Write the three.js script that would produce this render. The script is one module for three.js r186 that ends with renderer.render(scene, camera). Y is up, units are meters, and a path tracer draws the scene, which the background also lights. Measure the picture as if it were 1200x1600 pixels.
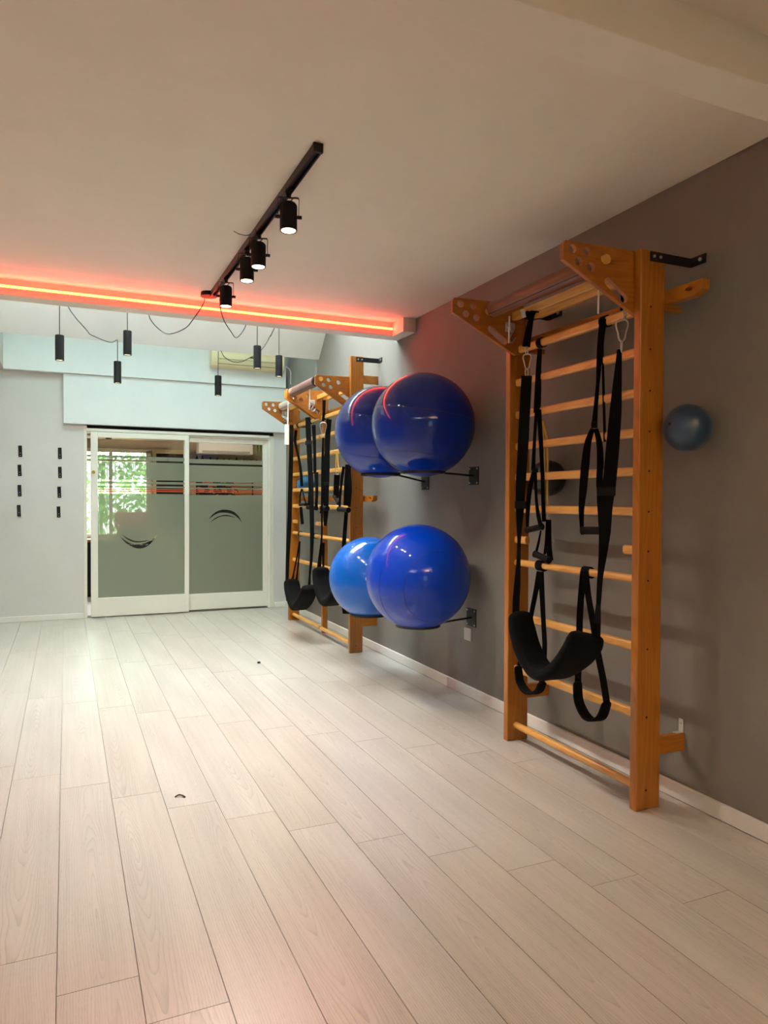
import * as THREE from 'three';
import { RoundedBoxGeometry } from 'three/addons/geometries/RoundedBoxGeometry.js';
import { mergeGeometries, toCreasedNormals } from 'three/addons/utils/BufferGeometryUtils.js';
import { RectAreaLightUniformsLib } from 'three/addons/lights/RectAreaLightUniformsLib.js';
import { ImprovedNoise } from 'three/addons/math/ImprovedNoise.js';

// ---------------------------------------------------------------- camera, sky, exposure
const scene = new THREE.Scene();
const camera = new THREE.PerspectiveCamera(71.08, 0.75, 0.05, 100);
camera.position.set(0, 1.32, 0);
camera.rotation.set(-0.01607, -0.41758, 0.0043, 'YXZ');
const renderer = new THREE.WebGLRenderer({ antialias: true });
renderer.toneMapping = THREE.LinearToneMapping;
renderer.toneMappingExposure = 1.07;
renderer.shadowMap.enabled = true;
RectAreaLightUniformsLib.init();

const SKY = 34.0;                                   // bright overcast sky seen through the rooflights
{
  const w = 64, h = 32, d = new Float32Array(w * h * 4);
  for (let j = 0; j < h; j++) for (let i = 0; i < w; i++) {
    const el = ((j + 0.5) / h - 0.5) * Math.PI, k = (j * w + i) * 4;
    const L = SKY * (1 + 2 * Math.max(0, Math.sin(el))) / 3;
    d[k] = L * 0.85; d[k + 1] = L * 1.0; d[k + 2] = L * 1.06; d[k + 3] = 1;
  }
  const t = new THREE.DataTexture(d, w, h, THREE.RGBAFormat, THREE.FloatType);
  t.mapping = THREE.EquirectangularReflectionMapping; t.magFilter = THREE.LinearFilter; t.minFilter = THREE.LinearFilter; t.needsUpdate = true;
  scene.background = t;
}
const SPOT = 8.8, SPOT_COLOR = [1, 0.94, 0.85];     // ceiling track heads
const LED = 48, LED_COLOR = [1, 0.055, 0.03];     // red strip on the ceiling beam
const PEND = 2.2;
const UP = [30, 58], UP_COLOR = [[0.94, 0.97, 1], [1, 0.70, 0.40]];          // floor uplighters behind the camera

// ---------------------------------------------------------------- helpers
let seed = 7;
const rnd = () => (seed = (seed * 16807) % 2147483647) / 2147483647;
const noise = new ImprovedNoise();
const N3 = (x, y, z) => noise.noise(x, y, z);
const used = new Map();
function numbered(n) { const k = used.get(n) || 0; used.set(n, k + 1); return k ? n + '_' + String(k).padStart(3, '0') : n; }
const V = (a) => new THREE.Vector3(a[0], a[1], a[2]);
function mesh(name, geo, mat, parent) {
  const m = new THREE.Mesh(Array.isArray(geo) ? merge(geo) : geo, mat);
  m.name = parent && parent !== scene ? name : numbered(name);
  m.castShadow = m.receiveShadow = true;
  (parent || scene).add(m); return m;
}
function merge(list) {
  const l = list.map((g) => { const q = g.index ? g.toNonIndexed() : g; for (const k of Object.keys(q.attributes)) if (!['position', 'normal', 'uv'].includes(k)) q.deleteAttribute(k); return q; });
  return mergeGeometries(l);
}
function thing(name, label, category, pos = [0, 0, 0], group) {
  const o = new THREE.Group(); o.name = numbered(name); o.position.set(...pos); scene.add(o);
  o.userData = { label, category }; if (group) o.userData.group = group; return o;
}
function tag(o, label, category, group) { o.userData = { label, category }; if (group) o.userData.group = group; return o; }
function struct(name, geo, mat, parent) { const m = mesh(name, geo, mat, parent); if (!parent) m.userData.kind = 'structure'; return m; }
// box given by its limits; uv in metres on every face
function uvMetres(g, grain) {
  const q = g.index ? g.toNonIndexed() : g, p = q.attributes.position, n = q.attributes.normal, uv = new Float32Array(p.count * 2);
  for (let i = 0; i < p.count; i++) {
    const a = [p.getX(i), p.getY(i), p.getZ(i)], m = [Math.abs(n.getX(i)), Math.abs(n.getY(i)), Math.abs(n.getZ(i))];
    const drop = m[0] >= m[1] && m[0] >= m[2] ? 0 : m[1] >= m[2] ? 1 : 2;
    let ax = [0, 1, 2].filter((k) => k !== drop);
    if (grain !== undefined && ax[0] === grain) ax = [ax[1], ax[0]];
    uv[2 * i] = a[ax[0]] + 0.37 * drop; uv[2 * i + 1] = a[ax[1]] + 0.11 * drop;
  }
  q.setAttribute('uv', new THREE.BufferAttribute(uv, 2)); return q;
}
function box(x0, x1, y0, y1, z0, z1, grain) {
  const g = new THREE.BoxGeometry(Math.abs(x1 - x0), Math.abs(y1 - y0), Math.abs(z1 - z0));
  g.translate((x0 + x1) / 2, (y0 + y1) / 2, (z0 + z1) / 2); return uvMetres(g, grain);
}
function rbox(x0, x1, y0, y1, z0, z1, r = 0.004, grain, seg = 2) {
  const g = new RoundedBoxGeometry(Math.abs(x1 - x0), Math.abs(y1 - y0), Math.abs(z1 - z0), seg, r);
  g.translate((x0 + x1) / 2, (y0 + y1) / 2, (z0 + z1) / 2); return uvMetres(g, grain);
}
function rod(a, b, r, seg = 16, r2 = r) {
  const A = V(a), B = V(b), d = B.clone().sub(A), g = new THREE.CylinderGeometry(r2, r, d.length(), seg, 1);
  g.translate(0, d.length() / 2, 0);
  g.applyQuaternion(new THREE.Quaternion().setFromUnitVectors(new THREE.Vector3(0, 1, 0), d.normalize()));
  g.translate(A.x, A.y, A.z); return g;
}
function tube(pts, r, seg = 40, rad = 8, closed = false) {
  return new THREE.TubeGeometry(new THREE.CatmullRomCurve3(pts.map(V), closed, 'centripetal'), seg, r, rad, closed);
}
// flat webbing / padded band swept along points: w across `dir`, t thick
function ribbon(pts, w, t, dir = [0.82, 0, 0.57], seg = 0, round = 0) {
  const curve = new THREE.CatmullRomCurve3(pts.map(V), false, 'centripetal');
  const n = seg || Math.max(8, (pts.length - 1) * 8), k = pts.length - 1;
  const dirs = Array.isArray(dir[0]) ? dir.map(V) : null, D0 = dirs ? null : V(dir), pos = [];
  const prof = [];
  if (round) { const m = 5; for (const [sx, sy, a0] of [[1, 1, 0], [-1, 1, 1], [-1, -1, 2], [1, -1, 3]]) for (let i = 0; i < m; i++) { const a = (a0 + i / (m - 1)) * Math.PI / 2; prof.push([sx, sy, Math.cos(a), Math.sin(a)]); } }
  else for (const [sx, sy] of [[1, 1], [-1, 1], [-1, -1], [1, -1]]) prof.push([sx, sy, 0, 0]);
  const rings = [];
  for (let i = 0; i <= n; i++) {
    const u = i / n, p = curve.getPoint(u), T = curve.getTangent(u), f = Math.min(u * k, k - 1e-6), a = Math.floor(f), q = f - a;
    const er = round ? Math.min(1, Math.sqrt(Math.max(0, 1 - (1 - Math.min(u, 1 - u) / 0.05) ** 2)) * 0.65 + 0.35) : 1, ek = round && Math.min(u, 1 - u) < 0.05 ? er : 1;
    const width = ek * (Array.isArray(w) ? w[a] * (1 - q) + w[a + 1] * q : w), th = ek * (Array.isArray(t) ? t[a] * (1 - q) + t[a + 1] * q : t);
    const D = dirs ? dirs[a].clone().lerp(dirs[a + 1], q) : D0.clone();
    D.addScaledVector(T, -D.dot(T)).normalize(); const Nn = new THREE.Vector3().crossVectors(T, D).normalize();
    rings.push(prof.map(([sx, sy, c, s]) => { const r = round * Math.min(width, th) / 2; return p.clone().addScaledVector(D, sx * (width / 2 - r) + c * r).addScaledVector(Nn, sy * (th / 2 - r) + s * r); }));
  }
  const m = prof.length, tri = (a, b, c) => pos.push(...a.toArray(), ...b.toArray(), ...c.toArray());
  for (let i = 0; i < n; i++) for (let j = 0; j < m; j++) { const a = rings[i][j], b = rings[i][(j + 1) % m], c = rings[i + 1][(j + 1) % m], d = rings[i + 1][j]; tri(a, b, c); tri(a, c, d); }
  for (let j = 1; j < m - 1; j++) { tri(rings[0][0], rings[0][j + 1], rings[0][j]); tri(rings[n][0], rings[n][j], rings[n][j + 1]); }
  let g = new THREE.BufferGeometry(); g.setAttribute('position', new THREE.Float32BufferAttribute(pos, 3)); g.computeVertexNormals();
  g = toCreasedNormals(g, 0.7); return uvMetres(g);
}
function extrude(shape, depth, bevel = 0.0015, seg = 20) {
  return new THREE.ExtrudeGeometry(shape, { depth, bevelEnabled: bevel > 0, bevelThickness: bevel, bevelSize: bevel, bevelOffset: -bevel, bevelSegments: 2, curveSegments: seg });
}
function poly(pts, holes = []) {
  const s = new THREE.Shape(pts.map((p) => new THREE.Vector2(p[0], p[1])));
  for (const h of holes) s.holes.push(h); return s;
}
function circ(x, y, r) { const p = new THREE.Path(); p.absarc(x, y, r, 0, Math.PI * 2, true); return p; }

// ---------------------------------------------------------------- procedural materials
function tex(w, h, f, srgb = true) {
  const d = new Uint8Array(w * h * 4);
  for (let j = 0; j < h; j++) for (let i = 0; i < w; i++) { const c = f(i / w, j / h), k = (j * w + i) * 4; for (let q = 0; q < 3; q++) d[k + q] = Math.max(0, Math.min(255, Array.isArray(c) ? c[q] : c)); d[k + 3] = 255; }
  const t = new THREE.DataTexture(d, w, h); t.wrapS = t.wrapT = THREE.RepeatWrapping; t.magFilter = THREE.LinearFilter; t.minFilter = THREE.LinearMipmapLinearFilter; t.generateMipmaps = true;
  if (srgb) t.colorSpace = THREE.SRGBColorSpace; t.needsUpdate = true; return t;
}
const tile = (u, v, s, z) => { // seamless noise on a unit tile
  const a = N3(u * s, v * s, z), b = N3((u - 1) * s, v * s, z), c = N3(u * s, (v - 1) * s, z), d = N3((u - 1) * s, (v - 1) * s, z);
  return (a * (1 - u) + b * u) * (1 - v) + (c * (1 - u) + d * u) * v;
};
const std = (o) => new THREE.MeshStandardMaterial(o);
const phys = (o) => new THREE.MeshPhysicalMaterial(o);
const rough = tex(256, 256, (u, v) => 128 + 70 * tile(u, v, 6, 1.3) + 50 * tile(u, v, 23, 4.1) + 40 * tile(u, v, 61, 8.1), false);
const mottle = (r, g, b, k = 8) => tex(256, 256, (u, v) => { const q = k * tile(u, v, 4, 2.7) + k * 0.5 * tile(u, v, 17, 6.2); return [r + q, g + q, b + q]; });
function paint(hex, r = 0.85, k = 6) {
  const c = new THREE.Color(hex); const m = mottle(...[c.clone().convertLinearToSRGB().r, c.clone().convertLinearToSRGB().g, c.clone().convertLinearToSRGB().b].map((x) => x * 255), k);
  return std({ map: m, roughness: r, bumpMap: rough, bumpScale: 0.0006 });
}
const M = {};
M.greyWall = paint('#78736a', 0.8, 6);
M.whiteWall = paint('#d0d0cb', 0.8, 4);
M.backWhite = paint('#e3e5e1', 0.8, 4);
M.backWall = paint('#cfccc5', 0.8, 4);
M.ceiling = paint('#eae0d0', 0.9, 4);
M.trim = std({ color: '#e4e0d8', roughness: 0.45 });
M.doorPaint = std({ color: '#e2ddcf', roughness: 0.5, bumpMap: rough, bumpScale: 0.0003 });
M.beige = paint('#bcae98', 0.85, 5);
function woodTex(base, dark, sd, w = 256, h = 1024) {
  return tex(w, h, (u, v) => {
    const ring = N3(u * 5 + 0.4 * N3(u * 3, v * 2, sd), v * 0.9, sd) * 7, f = Math.abs((ring % 1 + 1) % 1 - 0.5) * 2;
    const fine = N3(u * 90, v * 4, sd + 3) * 0.5 + N3(u * 190, v * 9, sd + 5) * 0.3, blot = N3(u * 3, v * 3, sd + 9);
    const k = Math.max(0, Math.min(1, 0.35 * f * f + 0.25 * fine + 0.22 * blot + 0.2));
    return base.map((c, q) => c + (dark[q] - c) * k);
  });
}
const wA = woodTex([186, 124, 30], [142, 84, 8], 1.7), wB = woodTex([222, 168, 84], [184, 122, 46], 5.2);
for (const t of [wA, wB]) t.repeat.set(2.2, 1);
M.wood = phys({ map: wA, color: '#ecdcc0', roughness: 0.42, clearcoat: 0.35, clearcoatRoughness: 0.25 });
M.rung = phys({ map: wB, roughness: 0.4, clearcoat: 0.4, clearcoatRoughness: 0.22 });
M.ply = phys({ map: wA, color: '#e8d0b4', roughness: 0.45, clearcoat: 0.25, clearcoatRoughness: 0.3 });
M.black = std({ color: '#0d0d0e', roughness: 0.55, metalness: 0.2 });
M.blackMetal = std({ color: '#151516', roughness: 0.45, metalness: 0.6 });
M.lampBlack = phys({ color: '#070808', roughness: 0.65, specularIntensity: 0.5 });
const weave = tex(64, 64, (u, v) => 110 + 80 * Math.sin(u * Math.PI * 16) * Math.sin(v * Math.PI * 16), false);
const weaveT = weave.clone(); weaveT.repeat.set(30, 30); weaveT.needsUpdate = true;
M.web = phys({ color: '#030303', roughness: 0.9, specularIntensity: 0.3, bumpMap: weaveT, bumpScale: 0.0003 });
M.pad = phys({ color: '#040404', roughness: 0.85, specularIntensity: 0.25, sheen: 0.04, sheenRoughness: 0.5, sheenColor: new THREE.Color(0.2, 0.18, 0.17), bumpMap: weaveT, bumpScale: 0.0004 });
M.grip = phys({ color: '#0f0d0c', roughness: 0.75, specularIntensity: 0.4 });
M.steel = std({ color: '#b9b7b2', roughness: 0.32, metalness: 0.9 });
M.zinc = std({ color: '#c6c2b8', roughness: 0.4, metalness: 0.7 });
M.mauve = phys({ color: '#805851', roughness: 0.5, clearcoat: 0.15, clearcoatRoughness: 0.4, bumpMap: rough, bumpScale: 0.0005 });
M.brownPad = phys({ color: '#6d3f26', roughness: 0.5, clearcoat: 0.12, bumpMap: rough, bumpScale: 0.0005 });
M.cream = phys({ color: '#d8cabc', roughness: 0.55, bumpMap: rough, bumpScale: 0.0005 });
M.white = std({ color: '#e8e6e0', roughness: 0.5 });
M.plate = std({ color: '#b3aea4', roughness: 0.45 });
M.dark = std({ color: '#0b0a0a', roughness: 0.8 });
M.cord = std({ color: '#131314', roughness: 0.6 });
M.yellowTube = phys({ color: '#c9a24a', roughness: 0.35, clearcoat: 0.3 });
M.brass = std({ color: '#c09a45', roughness: 0.35, metalness: 0.8 });

// ---------------------------------------------------------------- room
const H = 2.735, XR = 2.49, XL = -3.5, ZB = -8.6;
struct('floor', [box(XL, XR, -0.15, -0.008, -8.75, 5), box(-3.0, 4.6, -0.15, -0.006, -13, -8.75)], std({ color: '#c4b9ae', roughness: 0.5 }));
{
  // oak boards: 0.2085 m wide, 1.485 m long, each laid 0.2 m further than its neighbour
  const mats = [];
  for (let q = 0; q < 8; q++) {
    const sd = q * 11.3 + 2, cx0 = 0.03 + 0.15 * ((q * 37 % 11) / 11), tilt = (q % 2 ? 1 : -1) * (0.03 + 0.03 * (q % 3)), d0 = -tilt * (0.3 + 0.12 * q);
    const col = tex(256, 1536, (u, v) => {
      const x = u * 0.2085, y = v * 1.485;
      const wx = 0.012 * N3(x * 9, y * 2.2, sd) + 0.004 * N3(x * 40, y * 7, sd + 2);
      const d = d0 + tilt * y + 0.02 * N3(y * 2.1, sd, 1.5) + 0.006 * N3(x * 30, y * 6, sd + 4), cx = cx0 + 0.02 * N3(y * 1.3, sd, 7.7);
      const r = Math.sqrt((x - cx + wx) ** 2 + d * d * 0.6) / 0.0075, f = r - Math.floor(r), late = Math.pow(f, 5) * (0.55 + 0.45 * N3(x * 12, y * 3, sd + 8));
      const pore = Math.max(0, N3(x * 700, y * 26, sd + 6) - 0.18) * 1.1, streak = N3(x * 60, y * 1.2, sd + 10), blot = N3(x * 7, y * 1.7, sd + 12);
      const k = 1 - 0.21 * late - 0.15 * pore - 0.04 * streak - 0.05 * blot;
      return [185 * k, 179 * k, 172 * k - 2];
    });
    col.wrapS = col.wrapT = THREE.ClampToEdgeWrapping; col.anisotropy = 8;
    for (const tint of ['#ffffff', '#fcfaf8']) mats.push(phys({ map: col, color: tint, roughness: 0.3, bumpMap: col, bumpScale: 0.0005, clearcoat: 0.8, clearcoatRoughness: 0.3 }));
  }
  const W = 0.2085, L = 1.485, geos = new Map();
  const plankGeo = (len) => {
    const key = len.toFixed(3); if (geos.has(key)) return geos.get(key);
    const g = new THREE.BoxGeometry(W - 0.0022, 0.012, len - 0.0022, 1, 1, 1), p = g.attributes.position, uv = g.attributes.uv;
    const b = 0.0012; for (let i = 0; i < p.count; i++) uv.setXY(i, p.getX(i) / W + 0.5, p.getZ(i) / L + 0.5);
    g.translate(0, -0.006, 0); geos.set(key, g); return g;
  };
  const fl = scene.getObjectByName('floor');
  for (let k = -9; k <= 11; k++) {
    const xc = -0.027 + W * (k + 0.5), x1 = Math.min(xc + W / 2, XR), j0 = -3.555 + 0.2025 * k;
    for (let r = -6; r <= 6; r++) {
      let a = j0 + r * L, b = a + L; if (b < -8.55 || a > 1.2) continue; a = Math.max(a, -8.64); b = Math.min(b, 1.6);
      if (b - a < 0.05) continue;
      const m = mesh('plank', plankGeo(b - a), mats[Math.floor(rnd() * mats.length)], fl);
      m.position.set(xc, 0, (a + b) / 2); if (rnd() < 0.5) m.rotation.y = Math.PI;
    }
  }
}
struct('wall_right', box(XR, XR + 0.15, -0.15, 5.2, -8.75, 5), M.greyWall);
struct('wall_left', box(XL - 0.15, XL, -0.15, 3, -8.75, 5), M.whiteWall);
struct('wall_front', [box(XL, -0.4, 0, H, 5, 5.15), box(0.9, XR, 0, H, 5, 5.15), box(-0.4, 0.9, 2.1, H, 5, 5.15), box(-0.4, 0.9, -0.1, 0.35, 5, 5.15)], M.whiteWall);
struct('ceiling', [box(XL, XR, H, H + 0.18, -5.36, 5), box(XL, -0.6, 2.70, 2.9, -8.75, -5.36)], M.ceiling);
struct('ceiling_beam', rbox(XL, XR, 2.585, H + 0.01, -1.685, -1.54, 0.004), M.ceiling);
struct('beam', [box(XL, XR, 2.632, H + 0.01, -5.36, -5.224), box(2.381, XR - 0.002, 2.627, H - 0.003, -5.224, -5.014)], M.ceiling);
// rooflight shaft
struct('wall_shaft_front', box(-0.75, XR, 2.9, 5.2, -5.36, -5.2), M.whiteWall);
struct('wall_shaft_left', box(-0.75, -0.6, 2.70, 5.2, -8.75, -5.36), M.whiteWall);
struct('wall_back_upper', box(-0.6, XR - 0.03, 2.69, 4.2, -8.75, -8.52), M.backWhite);
struct('wall_back', [box(XL, 0.2, -0.1, 2.72, -8.72, ZB), box(2.33, XR, -0.1, 2.2, -8.72, ZB), box(0.2, 2.33, 2.15, 2.2, -8.72, ZB)], M.backWall);
struct('bulkhead', rbox(-0.024, XR - 0.002, 2.145, 2.688, -8.75, -8.545, 0.004), M.backWhite);
{ // sloping soffit between the two rooflights, underside at 45 degrees
  const g = extrude(poly([[-7.36, 2.83], [-6.69, 3.535], [-6.76, 3.61], [-7.43, 2.90]]), XR + 0.6 - 0.002, 0.002, 4);
  g.rotateY(-Math.PI / 2); g.translate(XR - 0.001, 0, 0); // shape x -> world z
  struct('ceiling_slope', uvMetres(g), M.whiteWall);
}
const glass = phys({ color: '#ffffff', roughness: 0.02, transmission: 1, thickness: 0, ior: 1.5 });
{ // rooflights: glass on dark metal bars
  const ang = Math.atan2(4.93 - 3.535, 6.69 - 5.36), fr = [];
  const w1 = struct('window_1', (() => { const g = new THREE.PlaneGeometry(3.08, Math.hypot(1.395, 1.33)); g.rotateX(-Math.PI / 2 + ang); g.translate(0.945, (4.93 + 3.56) / 2, -(6.69 + 5.36) / 2); return g; })(), glass);
  for (const x of [-0.55, 0.2, 0.95, 1.7, 2.45]) mesh('glazing_bar', rod([x, 3.56, -6.69], [x, 4.95, -5.37], 0.022, 8), M.white, w1);
  for (const f of [0.04, 0.35, 0.66]) mesh('glazing_bar', rod([-0.6, 3.54 + 1.395 * f + 0.02, -6.69 + 1.33 * f], [2.49, 3.54 + 1.395 * f + 0.02, -6.69 + 1.33 * f], 0.02, 8), M.white, w1);
  struct('ceiling_shaft', [box(-0.7, XR, 3.6, 3.75, -7.2, -6.72), box(-0.7, XR, 3.6, 3.75, -8.75, -7.85)], M.whiteWall);
  const w2 = struct('window_2', (() => { const g = new THREE.PlaneGeometry(3.08, 0.67); g.rotateX(-Math.PI / 2); g.translate(0.945, 3.66, -7.525); return g; })(), phys({ color: '#929e9b', roughness: 0.02, transmission: 1, thickness: 0, ior: 1.5 }));
  for (const x of [-0.55, 0.2, 0.95, 1.7, 2.45]) mesh('glazing_bar', rod([x, 3.63, -7.19], [x, 3.63, -7.86], 0.018, 8), M.white, w2);
}
// baseboards
struct('baseboard_right', [rbox(XR - 0.016, XR + 0.002, 0, 0.07, -4.45, 5, 0.004), rbox(XR - 0.016, XR + 0.002, 0, 0.07, -8.6, -4.454, 0.004)], M.trim);
struct('baseboard_back', [rbox(XL, 0.176, 0, 0.06, ZB - 0.002, ZB + 0.016, 0.004), rbox(2.335, XR - 0.016, 0, 0.06, ZB - 0.002, ZB + 0.016, 0.004)], M.trim);
struct('trim_1', [rbox(0.178, 0.214, 0, 2.135, -8.73, ZB + 0.006, 0.003), rbox(2.262, 2.334, 0, 2.10, -8.73, ZB + 0.004, 0.006), rbox(2.275, 2.30, 0, 2.09, -8.6, ZB + 0.012, 0.004)], M.doorPaint);
struct('trim_2', [box(0.21, 2.27, 2.075, 2.105, -8.70, -8.575), box(0.21, 2.27, 2.055, 2.078, -8.69, -8.60)], M.doorPaint);
struct('trim_3', box(0.21, 2.33, 2.105, 2.152, -8.72, -8.63), M.dark);
struct('threshold', rbox(0.2, 2.33, -0.01, 0.006, -8.74, -8.6, 0.003), std({ color: '#5a4f42', roughness: 0.6 }));

// ---------------------------------------------------------------- sliding glass doors
const frosted = phys({ color: '#a2a695', roughness: 0.74, transmission: 0.7, thickness: 0, ior: 1.3 });
const orangeFilm = std({ color: '#c2502a', roughness: 0.5 });
function door(name, x0, x1, gx0, gx1, z, bot, gy0, gy1, top, bands, crescents, stripes) {
  const d = new THREE.Group(); d.name = name; scene.add(d); d.userData.kind = 'structure';
  mesh('stile', rbox(x0, gx0, bot, top, z - 0.02, z + 0.02, 0.003), M.doorPaint, d);
  mesh('stile', rbox(gx1, x1, bot, top, z - 0.02, z + 0.02, 0.003), M.doorPaint, d);
  mesh('top_rail', rbox(gx0 - 0.001, gx1 + 0.001, gy1, top, z - 0.0195, z + 0.0195, 0.003), M.doorPaint, d);
  mesh('bottom_rail', rbox(gx0 - 0.001, gx1 + 0.001, bot, gy0, z - 0.0195, z + 0.0195, 0.003), M.doorPaint, d);
  const pane = new THREE.PlaneGeometry(gx1 - gx0, gy1 - gy0); pane.translate((gx0 + gx1) / 2, (gy0 + gy1) / 2, z - 0.006);
  mesh('glass_pane', pane, glass, d);
  for (const [a, b, holes] of bands) {
    const s = poly([[gx0, a], [gx1, a], [gx1, b], [gx0, b]], holes ? crescents : []);
    const g = new THREE.ShapeGeometry(s, 24); g.translate(0, 0, z - 0.002); mesh('frosted_film', g, frosted, d);
  }
  for (const y of stripes) mesh('orange_stripe', box(gx0, gx1, y - 0.005, y + 0.005, z - 0.0035, z - 0.0015), orangeFilm, d);
  return d;
}
function crescent(P) { const p = new THREE.Path(); // P: tip a, outer control points, tip b, inner control points
  const c = new THREE.CatmullRomCurve3(P.o.map((q) => new THREE.Vector3(q[0], q[1], 0))).getPoints(20), i = new THREE.CatmullRomCurve3(P.i.map((q) => new THREE.Vector3(q[0], q[1], 0))).getPoints(20);
  const all = [...c, ...i.slice(1, -1)]; p.setFromPoints(all.map((q) => new THREE.Vector2(q.x, q.y))); return p; }
const cL1 = { o: [[0.5522,0.9036,-8.58],[0.6133,0.8303,-8.58],[0.7022,0.774,-8.58],[0.7782,0.7613,-8.58],[0.8548,0.7888,-8.58],[0.9179,0.8536,-8.58],[0.9602,0.9191,-8.58]], i: [[0.9602,0.9191,-8.58],[0.8968,0.8577,-8.58],[0.8339,0.8259,-8.58],[0.7644,0.809,-8.58],[0.6885,0.8143,-8.58],[0.6269,0.8445,-8.58],[0.5522,0.9036,-8.58]] };
const cL2 = { o: [[0.5726,0.9286,-8.58],[0.6338,0.8661,-8.58],[0.723,0.8317,-8.58],[0.813,0.8373,-8.58],[0.8898,0.8615,-8.58]], i: [[0.8898,0.8615,-8.58],[0.813,0.8482,-8.58],[0.723,0.8477,-8.58],[0.6406,0.8805,-8.58],[0.5726,0.9286,-8.58]] };
const cR1 = { o: [[1.5478,1.0826,-8.64],[1.6043,1.151,-8.64],[1.6801,1.1943,-8.64],[1.7564,1.2019,-8.64],[1.841,1.181,-8.64],[1.903,1.1305,-8.64],[1.9537,1.041,-8.64]], i: [[1.9537,1.041,-8.64],[1.8953,1.1073,-8.64],[1.8256,1.1501,-8.64],[1.7488,1.1658,-8.64],[1.6725,1.1614,-8.64],[1.6118,1.1318,-8.64],[1.5478,1.0826,-8.64]] };
const cR2 = { o: [[1.5666,1.0482,-8.64],[1.627,1.1012,-8.64],[1.7029,1.1314,-8.64],[1.7794,1.1364,-8.64],[1.8875,1.0996,-8.64]], i: [[1.8875,1.0996,-8.64],[1.7795,1.1226,-8.64],[1.7029,1.1199,-8.64],[1.6346,1.0912,-8.64],[1.5666,1.0482,-8.64]] };
const dL = door('door_1', 0.25, 1.312, 0.324, 1.262, -8.58, 0.012, 0.219, 2.01, 2.068,
  [[0.219, 1.383, true], [1.450, 1.472, false], [1.494, 1.522, false], [1.540, 1.742, false], [1.762, 1.806, false]], [crescent(cL1), crescent(cL2)], [1.433, 1.412]);
const knob = new THREE.CylinderGeometry(0.017, 0.017, 0.012, 20); knob.rotateX(Math.PI / 2); knob.translate(0.279, 1.62, -8.556);
mesh('finger_pull', [knob, (() => { const g = new THREE.TorusGeometry(0.016, 0.003, 8, 20); g.translate(0.279, 1.62, -8.549); return g; })()], M.brass, dL);
door('door_2', 1.262, 2.262, 1.318, 2.205, -8.64, 0.018, 0.205, 1.995, 2.06,
  [[0.205, 1.376, true], [1.446, 1.463, false], [1.490, 1.516, false], [1.529, 1.727, false], [1.748, 1.80, false]], [crescent(cR1), crescent(cR2)], [1.430, 1.409]);

// ---------------------------------------------------------------- the room beyond the doors
const ZA = -10.9;
struct('wall_far', [box(-3, -0.35, 0, 2.9, ZA - 0.12, ZA), box(1.09, 4.6, 0, 2.9, ZA - 0.12, ZA), box(-0.35, 1.09, 2.03, 2.9, ZA - 0.12, ZA), box(-0.35, 1.09, 0, 0.80, ZA - 0.12, ZA)], M.beige);
struct('wall_far_left', box(-3.1, -3, 0, 2.9, -13, -8.72), M.beige);
struct('wall_far_right', box(4.5, 4.6, 0, 2.9, -13, -8.72), M.beige);
struct('ceiling_far', [box(-3, 4.6, 2.75, 2.9, ZA - 0.1, -8.72)], M.beige);
struct('wall_partition', [box(XR, 4.6, 0, 2.9, -8.75, -8.72), box(-3.0, -3.5, 0, 2.9, -8.75, -8.72)], M.beige);
struct('soffit_far', rbox(0.2, 1.48, 2.17, 2.76, ZA, -10.4, 0.01), M.beige);
const w3 = struct('window_3', [rbox(-0.36, 1.13, 1.99, 2.04, ZA - 0.06, ZA + 0.03, 0.004), rbox(-0.36, 1.13, 0.79, 0.83, ZA - 0.06, ZA + 0.05, 0.004), rbox(1.06, 1.13, 0.8, 2.03, ZA - 0.06, ZA + 0.03, 0.004), rbox(-0.36, -0.3, 0.8, 2.03, ZA - 0.06, ZA + 0.03, 0.004)], M.doorPaint);
for (const x of [0.36, 0.56]) mesh('mullion', rbox(x, x + 0.045, 0.82, 2.0, ZA - 0.05, ZA + 0.01, 0.004), M.doorPaint, w3);
for (const y of [1.86, 1.92]) mesh('blind_slat', rbox(-0.3, 1.06, y, y + 0.025, ZA - 0.02, ZA + 0.02, 0.004), M.beige, w3);
{ const g = new THREE.PlaneGeometry(1.38, 1.18); g.translate(0.38, 1.41, ZA - 0.04); mesh('window_glass', g, glass, w3); }
for (let k = 0; k < 9; k++) mesh('grille_bar', rod([0.1 + k * 0.11, 0.8, ZA - 0.1], [0.1 + k * 0.11, 2.02, ZA - 0.1], 0.006, 6), M.white, w3);
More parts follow.
